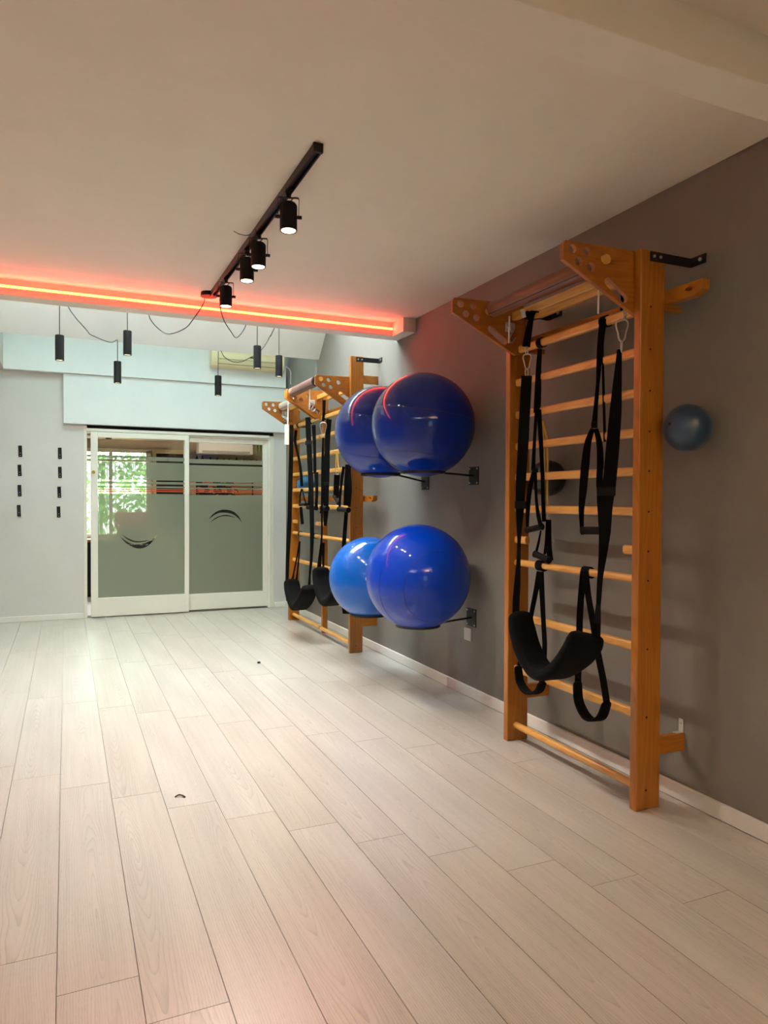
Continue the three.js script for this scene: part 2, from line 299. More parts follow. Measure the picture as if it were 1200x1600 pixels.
{
  const t = thing('garden_hedge', 'sunlit green hedge seen outside the far window beyond the glass doors', 'hedge', [0.4, -0.1, -13.4]);
  const leaf = new THREE.BufferGeometry(); const P = [[0, 0, 0], [0.03, 0.05, 0.008], [0, 0.12, 0], [-0.03, 0.05, 0.008]];
  leaf.setAttribute('position', new THREE.Float32BufferAttribute([...P[0], ...P[1], ...P[2], ...P[0], ...P[2], ...P[3]], 3)); leaf.computeVertexNormals();
  const im = new THREE.InstancedMesh(leaf, std({ color: '#ffffff', roughness: 0.6, side: THREE.DoubleSide }), 9000); im.name = 'foliage'; im.userData.kind = 'stuff';
  const m4 = new THREE.Matrix4(), q = new THREE.Quaternion(), e = new THREE.Euler(), c = new THREE.Color();
  for (let i = 0; i < 9000; i++) {
    const x = (rnd() - 0.5) * 4.4, y = rnd() * 2.9, bump = 0.35 * N3(x * 1.6, y * 1.6, 3.3); if (bump < -0.17) { m4.makeScale(0, 0, 0); }
    e.set(rnd() * 3, rnd() * 6.3, rnd() * 3); q.setFromEuler(e);
    m4.compose(new THREE.Vector3(x, y, 0.5 + bump * 1.4 - rnd() * 0.5), q, new THREE.Vector3(1, 1, 1).multiplyScalar(0.7 + rnd() * 0.8));
    im.setMatrixAt(i, m4); c.setHSL(0.25 + rnd() * 0.07, 0.45 + rnd() * 0.2, 0.2 + rnd() * 0.25); im.setColorAt(i, c);
  }
  t.add(im);
  for (const x of [-1.2, 0.1, 1.3]) mesh('trunk', rod([x, 0, 0], [x + 0.1, 2.2, 0.1], 0.05, 8, 0.03), std({ color: '#54422f', roughness: 0.9 }), t);
}
struct('garden_ground', box(-5, 6, -0.2, -0.1, -18, -11.05), std({ color: '#6f7a54', roughness: 1 }));
{
  const t = thing('sideboard', 'low black cabinet under the far window, seen in the gap beside the door', 'cabinet', [0, 0, 0]);
  mesh('carcass', rbox(-0.7, 1.12, 0, 0.74, ZA, -10.45, 0.006), M.dark, t);
  mesh('worktop', rbox(-0.72, 1.14, 0.74, 0.775, ZA, -10.43, 0.006), std({ color: '#8a6a48', roughness: 0.5 }), t);
  mesh('door_panel', rbox(-0.66, 0.14, 0.05, 0.7, -10.452, -10.435, 0.003), M.dark, t); mesh('door_panel', rbox(0.16, 1.08, 0.05, 0.7, -10.452, -10.435, 0.003), M.dark, t);
}
{
  const t = thing('reception_counter', 'tall black counter blurred behind the frosted right door', 'counter', [0, 0, 0]);
  mesh('front_panel', rbox(1.72, 2.72, -0.006, 1.28, -10.3, -10.26, 0.004), M.dark, t); mesh('side_panel', rbox(1.72, 1.76, -0.006, 1.28, -10.78, -10.3, 0.004), M.dark, t); mesh('side_panel', rbox(2.68, 2.72, -0.006, 1.28, -10.78, -10.3, 0.004), M.dark, t);
  mesh('worktop', rbox(1.7, 2.74, 1.28, 1.31, -10.8, -10.24, 0.004), M.dark, t);
}
{
  const t = thing('armchair', 'dark armchair with a red head cushion, blurred behind the frosted left door', 'chair', [0, 0, 0]); const r = std({ color: '#2a2422', roughness: 0.8 }), red = std({ color: '#d8584c', roughness: 0.8 });
  mesh('seat', rbox(0.62, 1.02, 0.2, 0.46, -10.3, -9.7, 0.04), r, t); mesh('backrest', rbox(0.62, 1.02, 0.4, 0.9, -10.4, -10.22, 0.05), r, t); mesh('head_cushion', rbox(0.6, 1.04, 0.9, 1.15, -10.4, -10.24, 0.05), red, t);
  mesh('armrest', rbox(0.54, 0.64, 0.15, 0.66, -10.3, -9.7, 0.03), r, t); mesh('armrest', rbox(1.0, 1.1, 0.15, 0.66, -10.3, -9.7, 0.03), r, t);
  for (const [x, z] of [[0.59, -9.76], [1.05, -9.76], [0.59, -10.26], [1.05, -10.26]]) mesh('leg', rod([x, -0.006, z], [x, 0.2, z], 0.02, 8), M.dark, t);
}
{
  const t = thing('notice_board', 'tall black notice board with a pale frame on the far wall', 'notice board', [0, 0, 0]);
  mesh('board', rbox(1.2, 1.62, 0.9, 1.99, ZA - 0.005, ZA + 0.02, 0.003), M.dark, t);
  mesh('frame', [rbox(1.15, 1.2, 0.85, 2.05, ZA - 0.005, ZA + 0.035, 0.003), rbox(1.62, 1.67, 0.85, 2.05, ZA - 0.005, ZA + 0.035, 0.003), rbox(1.2, 1.62, 1.99, 2.05, ZA - 0.005, ZA + 0.035, 0.003), rbox(1.2, 1.62, 0.85, 0.9, ZA - 0.005, ZA + 0.035, 0.003)], std({ color: '#cbb892', roughness: 0.6 }), t);
}
{
  const t = thing('wall_poster', 'black and orange poster on the far wall behind the right door', 'poster', [0, 0, 0]);
  const p = tex(256, 128, (u, v) => { const n = tile(u, v, 7, 3.1) + 0.5 * tile(u, v, 19, 5.5); return u + v * 0.25 > 0.82 ? [150, 128, 84] : n > 0.12 ? [196, 84, 40] : n > 0.05 ? [170, 150, 90] : [18, 15, 13]; });
  const g = new THREE.BoxGeometry(0.82, 0.36, 0.012); g.translate(2.2, 1.52, ZA + 0.005); mesh('sheet', g, std({ map: p, roughness: 0.6 }), t);
  for (const x of [1.77, 2.61]) mesh('frame', rbox(x, x + 0.02, 1.32, 1.72, ZA - 0.002, ZA + 0.02, 0.002), M.dark, t);
}
{
  const t = thing('display_shelf', 'dark shelf with a row of small bottles high on the far wall', 'shelf', [0, 0, 0]);
  mesh('board', rbox(1.66, 2.9, 1.83, 1.855, ZA, -10.68, 0.003), M.dark, t);
  for (const x of [1.8, 2.3, 2.8]) mesh('bracket', rbox(x, x + 0.02, 1.75, 1.83, ZA, -10.72, 0.002), M.dark, t);
  for (let k = 0; k < 11; k++) {
    const h = 0.07 + 0.05 * rnd(), x = 1.74 + k * 0.1 + 0.03 * rnd();
    const g = new THREE.LatheGeometry([[0, 0], [0.02, 0], [0.022, 0.01], [0.022, h * 0.6], [0.009, h * 0.78], [0.009, h], [0, h]].map((p) => new THREE.Vector2(...p)), 12); g.translate(x, 1.856, -10.78);
    tag(mesh('bottle', g, M.dark), `${['leftmost', 'second', 'third', 'fourth', 'fifth', 'sixth', 'seventh', 'eighth', 'ninth', 'tenth', 'rightmost'][k]} small dark bottle, counted from the left, on the high shelf beyond the doors`, 'bottle', 'bottles on the far shelf');
  }
}
{
  const t = thing('wall_heater', 'white box unit seen through the clear top of the right door', 'air conditioner', [0, 0, 0]);
  mesh('casing', rbox(1.74, 2.53, 1.985, 2.16, -10.7, -10.48, 0.012), M.white, t); mesh('flap', rbox(1.79, 2.48, 2.0, 2.03, -10.49, -10.472, 0.004), M.plate, t);
  mesh('mounting', rbox(1.85, 2.4, 2.02, 2.12, ZA, -10.69, 0.004), M.plate, t);
}
{
  const t = thing('hanging_plant', 'green strap leaved plant hanging beside the white box unit', 'plant', [0, 0, 0]); const m = std({ color: '#7f9a3a', roughness: 0.5, side: THREE.DoubleSide });
  mesh('pot', (() => { const g = new THREE.LatheGeometry([[0, 0], [0.05, 0], [0.07, 0.11], [0.062, 0.11], [0.045, 0.01]].map((p) => new THREE.Vector2(...p)), 18); g.translate(2.64, 2.2, -10.8); return g; })(), M.white, t);
  for (const a of [0, 1, 2, 3]) mesh('leaf', ribbon([[2.64, 2.28, -10.8], [2.62 + 0.03 * a, 2.34, -10.72], [2.6 + 0.05 * a, 2.2, -10.62 - 0.02 * a], [2.61 + 0.05 * a, 1.98 + 0.04 * a, -10.6 - 0.02 * a]], [0.03, 0.045, 0.035, 0.008], 0.003, [1, 0, 0.3]), m, t);
  mesh('bracket', rbox(2.6, 2.68, 2.185, 2.2, ZA, -10.72, 0.003), M.dark, t);
}
{
  const t = thing('ceiling_lamp', 'flat square ceiling lamp in the room beyond the doors', 'ceiling lamp', [2.0, 2.75, -9.5]);
  mesh('frame', rbox(-0.24, 0.24, -0.03, 0, -0.24, 0.24, 0.005), M.white, t);
  mesh('diffuser', box(-0.21, 0.21, -0.034, -0.03, -0.21, 0.21), std({ color: '#fff4e0', emissive: new THREE.Color(1, 0.88, 0.68), emissiveIntensity: 1.5 }), t);
  const a = new THREE.RectAreaLight(new THREE.Color(1, 0.86, 0.64), 22, 0.42, 0.42); a.position.set(0, -0.04, 0); a.rotation.x = -Math.PI / 2; t.add(a);
}
for (const [i, x, w] of [[0, 0.50, 'left'], [1, 0.59, 'right']]) {
  const t = thing('ceiling_spot', i ? 'shorter black cylinder spot on the ceiling beyond the left door, right of a pair' : 'longer black cylinder spot on the ceiling beyond the left door, left of a pair', 'spot light', [x, 2.75, i ? -10.0 : -9.8]);
  const lo = i ? -0.62 : -0.66;
  mesh('housing', (() => { const g = new THREE.LatheGeometry([[0.02, 0.0], [0.036, -0.001], [0.036, lo], [0.03, lo], [0.03, lo + 0.02], [0, lo + 0.02]].map((p) => new THREE.Vector2(...p)), 24); return g; })(), M.lampBlack, t);
  mesh('lens', (() => { const g = new THREE.CylinderGeometry(0.029, 0.029, 0.004, 20); g.translate(0, lo + 0.013, 0); return g; })(), std({ color: '#fff4dc', emissive: new THREE.Color(1, 0.86, 0.6), emissiveIntensity: 1.6 }), t);
  const s = new THREE.SpotLight(new THREE.Color(1, 0.85, 0.62), 2.5, 0, 1.1, 0.7, 2); s.position.set(0, lo - 0.004, 0); s.target.position.set(0, -2.7, 0); s.castShadow = true; s.shadow.radius = 1.4; t.add(s, s.target);
}

// ---------------------------------------------------------------- lights of the room
{
  const t = thing('led_strip', 'glowing red and orange light strip along the face of the ceiling beam', 'light strip', [0, 0, 0]);
  const zf = -5.224;
  mesh('channel', box(-3.45, 2.376, 2.672, 2.692, zf + 0.018, zf + 0.021), std({ color: '#8f7f76', roughness: 0.5 }), t);
  for (let x = -3.3; x < 2.4; x += 0.7) mesh('clip', box(x, x + 0.02, 2.676, 2.688, zf - 0.001, zf + 0.019), M.white, t);
  mesh('tape', box(-3.44, 2.374, 2.673, 2.691, zf + 0.021, zf + 0.024), std({ color: '#ffcf9a', emissive: new THREE.Color(1, 0.46, 0.085), emissiveIntensity: 2.0 }), t);
  const dio = []; for (let x = -3.42; x < 2.37; x += 0.022) dio.push(box(x, x + 0.009, 2.677, 2.687, zf + 0.024, zf + 0.0265));
  const d = mesh('diodes', dio, std({ color: '#ffe6b0', emissive: new THREE.Color(1, 0.72, 0.3), emissiveIntensity: 2.4 }), t); d.userData.kind = 'stuff';
  const r = new THREE.RectAreaLight(new THREE.Color().setRGB(...LED_COLOR), LED, 5.8, 0.026); r.position.set(-0.53, 2.682, zf + 0.029); r.lookAt(-0.53, 2.682, 0); t.add(r);
  const up = new THREE.RectAreaLight(r.color.clone(), LED * 0.4, 5.8, 0.012); up.position.set(-0.53, 2.694, zf + 0.022); up.lookAt(-0.53, 3.2, zf + 0.25); t.add(up);
  const back = new THREE.RectAreaLight(r.color.clone(), LED * 0.09, 5.8, 0.018); back.position.set(-0.53, 2.68, zf + 0.016); back.lookAt(-0.53, 2.66, zf - 1); t.add(back);
}
{
  const t = thing('ceiling_track', 'long black lighting track running along the ceiling towards the red strip', 'lighting track', [0, 0, 0]);
  const X = 0.917;
  mesh('rail', [rbox(X - 0.0185, X - 0.011, 2.700, H, -4.97, -2.73, 0.002), rbox(X + 0.011, X + 0.0185, 2.700, H, -4.97, -2.73, 0.002), box(X - 0.012, X + 0.012, 2.716, H, -4.96, -2.735)], M.blackMetal, t);
  mesh('end_cap', rbox(X - 0.02, X + 0.02, 2.697, H, -2.735, -2.72, 0.002), M.black, t);
  const c = new THREE.CylinderGeometry(0.052, 0.056, 0.028, 32); c.translate(0.895, H - 0.014, -4.985); mesh('canopy', c, M.black, t);
}
const lensMat = std({ color: '#fff6d8', emissive: new THREE.Color(1, 0.88, 0.5), emissiveIntensity: 7, roughness: 0.4 });
function trackHead(z, label, yaw, tiltX, inten = SPOT, px = 0.917, H0 = 2.70) {
  const t = thing('track_spotlight', label, 'spot light', [px, H0, z], 'spot lights on the ceiling track'); t.rotation.y = yaw;
  mesh('adapter', [rod([0, 0.014, 0], [0, -0.022, 0], 0.011, 12), rbox(-0.013, 0.013, -0.012, 0.014, -0.03, 0.03, 0.002)], M.black, t);
  mesh('yoke', ribbon([[-0.046, -0.115, 0], [-0.046, -0.07, 0], [-0.046, -0.027, 0], [-0.043, -0.023, 0], [0, -0.023, 0], [0.043, -0.023, 0], [0.046, -0.027, 0], [0.046, -0.07, 0], [0.046, -0.115, 0]], 0.014, 0.003, [0, 0, 1], 48), M.blackMetal, t);
  for (const s of [-1, 1]) mesh('knob', rod([s * 0.038, -0.108, 0], [s * 0.06, -0.108, 0], 0.008, 14), M.black, t);
  const body = new THREE.Group(); body.name = 'lamp_head'; body.position.set(0, -0.108, 0); body.rotation.x = tiltX; t.add(body);
  const P = [[0.0, 0.062], [0.03, 0.062], [0.036, 0.056], [0.0385, 0.05], [0.0385, -0.062], [0.0375, -0.064], [0.0345, -0.064], [0.031, -0.045], [0.02, -0.04]].map((p) => new THREE.Vector2(...p));
  const hg = new THREE.LatheGeometry(P, 40); mesh('housing', toCreasedNormals(hg, 0.6), M.lampBlack, body);
  const lens = new THREE.CylinderGeometry(0.032, 0.032, 0.005, 32); lens.translate(0, -0.0595, 0); mesh('lens', lens, lensMat, body);
  const cable = tube([[0.006, -0.022, 0.006], [0.02, -0.03, 0.012], [0.012, -0.038, 0.01], [0.004, -0.046, 0.004]], 0.0022, 16, 6); mesh('cable', cable, M.cord, t);
  const s = new THREE.SpotLight(new THREE.Color().setRGB(...SPOT_COLOR), inten, 0, 1.05, 0.9, 2); s.position.set(0, -0.068, 0); s.target.position.set(0, -2, 0); s.castShadow = true; s.shadow.radius = 1.5; s.shadow.mapSize.set(1024, 1024);
  body.add(s, s.target); return t;
}
trackHead(-3.14, 'black spot light nearest the free end of the ceiling track, biggest of the four', -0.28, -0.05);
trackHead(-3.69, 'second black spot light from the free end of the ceiling track', -0.3, -0.05);
trackHead(-3.95, 'third black spot light on the ceiling track, close behind the second one', -0.22, -0.04);
trackHead(-4.52, 'black spot light beside the round canopy of the track, in front of the red strip', -0.2, -0.02);
// two floor uplighters behind the camera wash the ceiling of the front half
function uplighter(x, z, k, label) {
  const t = thing('floor_lamp', label, 'floor lamp', [x, 0, z]);
  mesh('base', (() => { const g = new THREE.LatheGeometry([[0, 0], [0.15, 0], [0.15, 0.018], [0.03, 0.03], [0, 0.03]].map((p) => new THREE.Vector2(...p)), 32); return g; })(), M.blackMetal, t);
  mesh('pole', rod([0, 0.03, 0], [0, 1.72, 0], 0.013, 14), M.blackMetal, t);
  mesh('lamp_shade', (() => { const g = new THREE.LatheGeometry([[0.02, 1.72], [0.1, 1.76], [0.17, 1.85], [0.165, 1.85], [0.095, 1.768], [0.0, 1.735]].map((p) => new THREE.Vector2(...p)), 36); return g; })(), M.blackMetal, t);
  mesh('bulb', (() => { const g = new THREE.SphereGeometry(0.03, 16, 12); g.translate(0, 1.775, 0); return g; })(), std({ color: '#fff3dc', emissive: new THREE.Color(1, 0.85, 0.6), emissiveIntensity: 2 }), t);
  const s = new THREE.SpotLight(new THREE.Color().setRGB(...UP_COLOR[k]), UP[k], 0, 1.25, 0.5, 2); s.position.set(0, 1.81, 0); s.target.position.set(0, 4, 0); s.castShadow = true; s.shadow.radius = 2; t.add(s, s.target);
}
uplighter(-1.9, 1.0, 0, 'black floor uplighter behind the camera on the left');
uplighter(1.6, 1.6, 1, 'black floor uplighter behind the camera on the right');
{ const g = new THREE.PlaneGeometry(1.3, 1.75); g.translate(0.25, 1.225, 5.06); const w = struct('window_4', g, phys({ color: '#66726f', roughness: 0.02, transmission: 1, thickness: 0, ior: 1.5 })); mesh('window_frame', [rbox(-0.4, -0.34, 0.35, 2.1, 5.02, 5.1, 0.004), rbox(0.84, 0.9, 0.35, 2.1, 5.02, 5.1, 0.004), rbox(0.22, 0.28, 0.35, 2.1, 5.03, 5.09, 0.004), rbox(-0.34, 0.84, 0.35, 0.41, 5.02, 5.1, 0.004), rbox(-0.34, 0.84, 2.04, 2.1, 5.02, 5.1, 0.004)], M.doorPaint, w); }

const pendMat = std({ color: '#fff2cf', emissive: new THREE.Color(1, 0.85, 0.5), emissiveIntensity: 1.6 });
function pendant(x, y, z, top, label) { // y: lower rim, top: where the cord is fixed
  const t = thing('pendant_light', label, 'pendant light', [x, y, z], 'black cylinder pendants under the rooflight');
  const P = [[0.004, 0.2], [0.03, 0.199], [0.033, 0.195], [0.033, 0.0], [0.029, 0.0], [0.029, 0.02], [0, 0.024]].map((p) => new THREE.Vector2(...p));
  mesh('shade', toCreasedNormals(new THREE.LatheGeometry(P, 36), 0.6), M.lampBlack, t);
  const l = new THREE.CylinderGeometry(0.0285, 0.0285, 0.004, 28); l.translate(0, 0.007, 0); mesh('lens', l, pendMat, t);
  mesh('cord', rod([0, 0.198, 0], [top[0] - x, top[1] - y, top[2] - z], 0.0036, 8), M.cord, t);
  const s = new THREE.SpotLight(new THREE.Color(1, 0.8, 0.5), PEND, 0, 1.0, 0.7, 2); s.position.set(0, 0.001, 0); s.target.position.set(0, -2, 0); s.castShadow = true; s.shadow.radius = 1.2; t.add(s, s.target);
}
const slopeY = (z) => 2.83 + (z + 7.36) * 1.049;
pendant(-0.043, 2.413, -6.224, [-0.043, slopeY(-6.224) + 0.02, -6.224], 'leftmost of the black cylinder pendants, hanging beside the left end of the shaft');
pendant(0.462, 2.498, -6.224, [0.462, slopeY(-6.224) + 0.02, -6.224], 'second black cylinder pendant from the left, hanging highest in the photo');
pendant(0.435, 2.385, -7.02, [[0.4563,2.8522,-7.36]][0], 'black cylinder pendant hung from the soffit edge, third from the left');
pendant(1.538, 2.473, -6.224, [1.538, slopeY(-6.224) + 0.02, -6.224], 'black cylinder pendant hanging before the right half of the cream air conditioner');
pendant(1.849, 2.49, -6.637, [1.849, slopeY(-6.637) + 0.02, -6.637], 'rightmost of the black cylinder pendants, beside the far wall bars');
pendant(1.394, 2.362, -7.25, [[1.4173,2.8264,-7.36]][0], 'lowest black cylinder pendant, hung from the soffit edge before the cream air conditioner');
const cable = (pts, label, r = 0.0034) => tag(mesh('power_cable', tube(pts, r, 60, 7), M.cord), label, 'cable', 'loose black lamp cables');
cable([[0.86, 2.722, -4.985], ...[[0.8904,2.7044,-5.16],[0.8242,2.594,-5.16]], ...[[0.7836,2.5487,-5.3],[0.6992,2.5038,-5.3]], ...[[0.6437,2.5592,-5.5],[0.5897,2.6051,-5.5],[0.5584,2.6577,-5.5]], [0.55, 3.0, -5.362]], 'black cable sagging from the track canopy to the left under the beam');
cable([...[[0.9636,2.6892,-4.96]], ...[[0.9998,2.6527,-5.1]], ...[[1.0469,2.5994,-5.2],[1.0883,2.5393,-5.2]], ...[[1.1832,2.5435,-5.4],[1.2219,2.5905,-5.4],[1.2462,2.6411,-5.4]], [1.33, 3.0, -5.362]], 'black cable sagging from the track canopy to the right in a short loop');
cable([[-0.0, 3.0, -5.362], ...[[0.0125,2.7778,-5.9],[0.0695,2.6883,-5.9],[0.1317,2.6178,-5.9]], ...[[0.2276,2.704,-6.6],[0.314,2.6741,-6.6]], ...[[0.4563,2.8522,-7.36]]], 'black cable draped from the beam to the third pendant from the left', 0.0036);
cable([...[[1.4431,2.8352,-7.36]], ...[[1.4562,2.7362,-7.2],[1.5328,2.7012,-7.2],[1.623,2.7118,-7.2],[1.7141,2.7645,-7.2]], ...[[1.5996,2.6565,-6.4],[1.6525,2.719,-6.4],[1.6939,2.798,-6.4]], ...[[1.5133,2.6721,-5.6]], [1.62, 3.0, -5.362]], 'black cable looping from the soffit edge past the air conditioner to the beam', 0.0036);

tag(mesh('loose_wire', tube([[0.90, 2.728, -3.78], [0.87, 2.71, -3.76], [0.835, 2.715, -3.77], [0.81, 2.733, -3.79]], 0.002, 24, 6), M.cord), 'stray black wire end poking from the ceiling beside the track', 'wire');

// ---------------------------------------------------------------- air conditioner on the back wall
{
  const t = thing('air_conditioner', 'cream wall air conditioner high on the back wall under the rooflight', 'air conditioner', [0, 0, 0]);
  const cr = std({ color: '#f0e2b6', roughness: 0.5 }), z0 = -8.52;
  const s = new THREE.Shape(); s.moveTo(0, 2.87); s.lineTo(0.09, 2.88); s.quadraticCurveTo(0.135, 2.93, 0.15, 3.0); s.lineTo(0.15, 3.13); s.quadraticCurveTo(0.145, 3.165, 0.1, 3.17); s.lineTo(0, 3.17);
  const body = new THREE.ExtrudeGeometry(s, { depth: 0.86, bevelEnabled: false, curveSegments: 12 }); body.rotateY(-Math.PI / 2); body.translate(2.40, 0, z0); mesh('casing', toCreasedNormals(body, 0.5), cr, t);
  for (let k = 0; k < 8; k++) mesh('intake_slat', rbox(1.6, 2.34, 3.02 + k * 0.016, 3.03 + k * 0.016, z0 + 0.147, z0 + 0.156, 0.002), cr, t);
  mesh('outlet_flap', [rbox(1.62, 2.32, 2.90, 2.905, z0 + 0.1, z0 + 0.121, 0.001), rbox(1.62, 2.32, 2.955, 2.958, z0 + 0.13, z0 + 0.144, 0.001)], std({ color: '#8d8468', roughness: 0.6 }), t);
  mesh('badge', rbox(1.98, 2.06, 2.985, 3.0, z0 + 0.145, z0 + 0.154, 0.001), M.dark, t);
}
tag(mesh('white_cable', tube([[2.42, 2.96, -8.51], [2.455, 2.93, -8.45], [2.48, 2.88, -8.4], [2.485, 2.72, -8.4]], 0.004, 30, 6), M.trim), 'thin pale cable curling down the corner beside the air conditioner', 'cable');

// ---------------------------------------------------------------- black strips on the left wall
{
  const S = [[-0.446, 1.83, 'top', 'left'], [-0.453, 1.625, 'second', 'left'], [-0.454, 1.409, 'third', 'left'], [-0.461, 1.194, 'lowest', 'left'], [-0.06, 1.82, 'top', 'right'], [-0.06, 1.612, 'second', 'right'], [-0.067, 1.395, 'third', 'right'], [-0.074, 1.179, 'lowest', 'right']];
  for (const [x, y, a, b] of S) {
    const t = thing('wall_strip', `${a} black rubber strip of the ${b} column on the pale wall left of the doors`, 'wall strip', [x, y, ZB], 'black strips in two columns on the back wall');
    t.rotation.z = 0.03;
    mesh('strip', rbox(-0.018, 0.018, -0.061, 0.061, -0.001, 0.009, 0.003), M.dark, t);
    for (const s of [-0.02, -0.045]) { const g = new THREE.CylinderGeometry(0.004, 0.004, 0.003, 10); g.rotateX(Math.PI / 2); g.translate(0, s, 0.0095); mesh('screw', g, M.steel, t); }
  }
}
// ---------------------------------------------------------------- wall bars
const RUNG = [2.145, 1.966, 1.79, 1.618, 1.45, 1.277, 0.69, 0.398], STUB = 1.108, ROUND = [0.983, 0.085];
function rungGeo(len) { const s = new THREE.Shape(), w = 0.016, h = 0.0205, r = 0.012; s.moveTo(-w + r, -h); s.lineTo(w - r, -h); s.absarc(w - r, -h + r, r, -Math.PI / 2, 0); s.lineTo(w, h - r); s.absarc(w - r, h - r, r, 0, Math.PI / 2); s.lineTo(-w + r, h); s.absarc(-w + r, h - r, r, Math.PI / 2, Math.PI); s.lineTo(-w, -h + r); s.absarc(-w + r, -h + r, r, Math.PI, Math.PI * 1.5);
  return uvMetres(new THREE.ExtrudeGeometry(s, { depth: len, bevelEnabled: true, bevelThickness: 0.002, bevelSize: 0.002, bevelOffset: -0.002, bevelSegments: 1, curveSegments: 5 }), 2); }
function plateShape(tip) {
  const s = poly([[tip, 2.30], [tip, 2.365], [tip + 0.012, 2.379], [2.24, 2.386], [2.28, 2.386], [2.28, 2.125], [2.232, 2.112], [2.20, 2.125]]);
  for (const [x, y] of [[0.046, -0.032], [0.122, -0.034], [0.078, -0.08], [0.142, -0.093]]) s.holes.push(circ(tip + x, 2.38 + y, 0.0208));
  s.holes.push(circ(tip + 0.212, 2.33, 0.0225));
  const p = new THREE.Path(), r = 0.018, a = [tip + 0.232, 2.236], b = [tip + 0.318, 2.178], th = Math.atan2(b[1] - a[1], b[0] - a[0]);
  p.absarc(a[0], a[1], r, th + Math.PI / 2, th + Math.PI * 1.5, false); p.absarc(b[0], b[1], r, th - Math.PI / 2, th + Math.PI / 2, false); p.closePath(); s.holes.push(p);
  return s;
}
function wallBars(label, zs, tops, dy, px0, px1, tip, plates, lean = 0) {
  const t = thing('wall_bars', label, 'wall bars', [0, 0, 0]); const T = 0.04;
  zs.forEach((z, i) => {
    const narrow = tops[i][1];
    const p = mesh('post', rbox(px0 + (narrow ? 0.066 : 0), px1, narrow ? 0.012 : 0, tops[i][0], z - T, z, 0.006, 1, 3), M.wood, t);
    if (lean) { p.position.x = 0; p.rotation.z = 0; }
    if (!narrow) for (const y of [...RUNG, ROUND[0], ROUND[1], STUB]) { const g = new THREE.CylinderGeometry(0.0045, 0.0045, 0.002, 10); g.rotateX(Math.PI / 2); g.translate(px0 + 0.055, y + dy, z + 0.0005); mesh('screw', g, M.blackMetal, p); }
  });
  const xc = px0 + 0.055;
  for (let i = 0; i + 1 < zs.length; i++) {
    const a = zs[i] - T, b = zs[i + 1];
    for (const y of RUNG) { const g = rungGeo(a - b + 0.004); g.translate(xc, y + dy, b - 0.002); mesh('rung', g, M.rung, t); }
    for (const y of ROUND) { const g = rod([xc, y + dy, b - 0.002], [xc, y + dy, a + 0.002], 0.0185, 20); mesh('round_rung', uvMetres(g, 2), M.rung, t); }
    for (const [z0, z1] of [[b, b + 0.095], [a - 0.095, a]]) { const g = rungGeo(z1 - z0); g.translate(xc, STUB + dy, z0); mesh('rung_stub', g, M.rung, t); }
    for (const [x, y] of [[px0 + 0.01, 2.317], [px0 + 0.112, 2.322]]) mesh('top_rail', rbox(x - 0.014, x + 0.014, y - 0.022, y + 0.022, b + 0.019, a - 0.019, 0.006, 2, 2), M.rung, t);
  }
  const ps = plateShape(tip);
  for (const z of plates) { const g = uvMetres(extrude(ps, 0.018, 0.002, 18), 0); g.translate(0, 0, z - 0.009); mesh('support_plate', g, M.ply, t); }
  // battens and blocks behind
  const zA = zs[0], zZ = zs[zs.length - 1] - T;
  const batten = (y0, y1, z0, z1) => { // flat board with an oval slot near its end
    const s = new THREE.Shape(); s.moveTo(z0, y0); s.lineTo(z1 - 0.05, y0); s.lineTo(z1, y0 + 0.018); s.lineTo(z1, y1); s.lineTo(z0, y1); s.closePath();
    const h = new THREE.Path(); h.absellipse(z1 - 0.07, (y0 + y1) / 2 + 0.004, 0.02, 0.009, 0, Math.PI * 2, true); s.holes.push(h);
    const g = extrude(s, 0.035, 0.003, 14); g.rotateY(-Math.PI / 2); g.translate(px1 + 0.046, 0, 0); mesh('batten', uvMetres(g, 2), M.wood, t);
  };
  batten(2.165 + dy, 2.225 + dy, zZ - 0.05, zA + 0.19);
  if (zs.length > 2) batten(1.31, 1.36, zZ, zA + 0.2);
  zs.forEach((z, i) => {
    if (tops[i][1]) return;
    mesh('wall_block', rbox(px1 - 0.001, XR, 0.225, 0.30, z - T + 0.004, z - 0.004, 0.002, 0), M.wood, t);
    if (zs.length > 2 && i === 0) mesh('wall_block', rbox(px1 - 0.001, XR, 2.33, 2.40, z - T + 0.004, z - 0.004, 0.002, 0), M.wood, t);
    mesh('wall_block', rbox(px1 - 0.001, px1 + 0.1, 2.14 + dy, 2.166 + dy, z - T + 0.004, z - 0.004, 0.002, 0), M.wood, t);
    const br = mesh('steel_bracket', [rbox(XR - 0.04, XR - 0.001, 0.30, 0.303, z - 0.035, z - 0.01, 0.001), rbox(XR - 0.004, XR, 0.30, 0.36, z - 0.035, z - 0.01, 0.001)], M.zinc, t);
    mesh('screw', (() => { const g = new THREE.SphereGeometry(0.006, 10, 8); g.translate(XR - 0.005, 0.342, z - 0.022); return g; })(), M.steel, br);
    const yb = tops[i][0] - 0.028, bk = mesh('wall_bracket', [rbox(px0 + 0.048, XR, yb - 0.02, yb + 0.02, z, z + 0.006, 0.001), rbox(XR - 0.006, XR, yb - 0.02, yb + 0.02, z, z + 0.085, 0.001)], M.black, t);
    for (const x of [px0 + 0.065, px0 + 0.1]) mesh('bolt', (() => { const g = new THREE.CylinderGeometry(0.007, 0.007, 0.006, 6); g.rotateX(Math.PI / 2); g.translate(x, yb, z + 0.008); return g; })(), M.steel, bk);
    mesh('bolt', (() => { const g = new THREE.CylinderGeometry(0.008, 0.008, 0.008, 6); g.rotateZ(Math.PI / 2); g.translate(XR - 0.009, yb, z + 0.06); return g; })(), M.steel, bk);
  });
  return t;
}
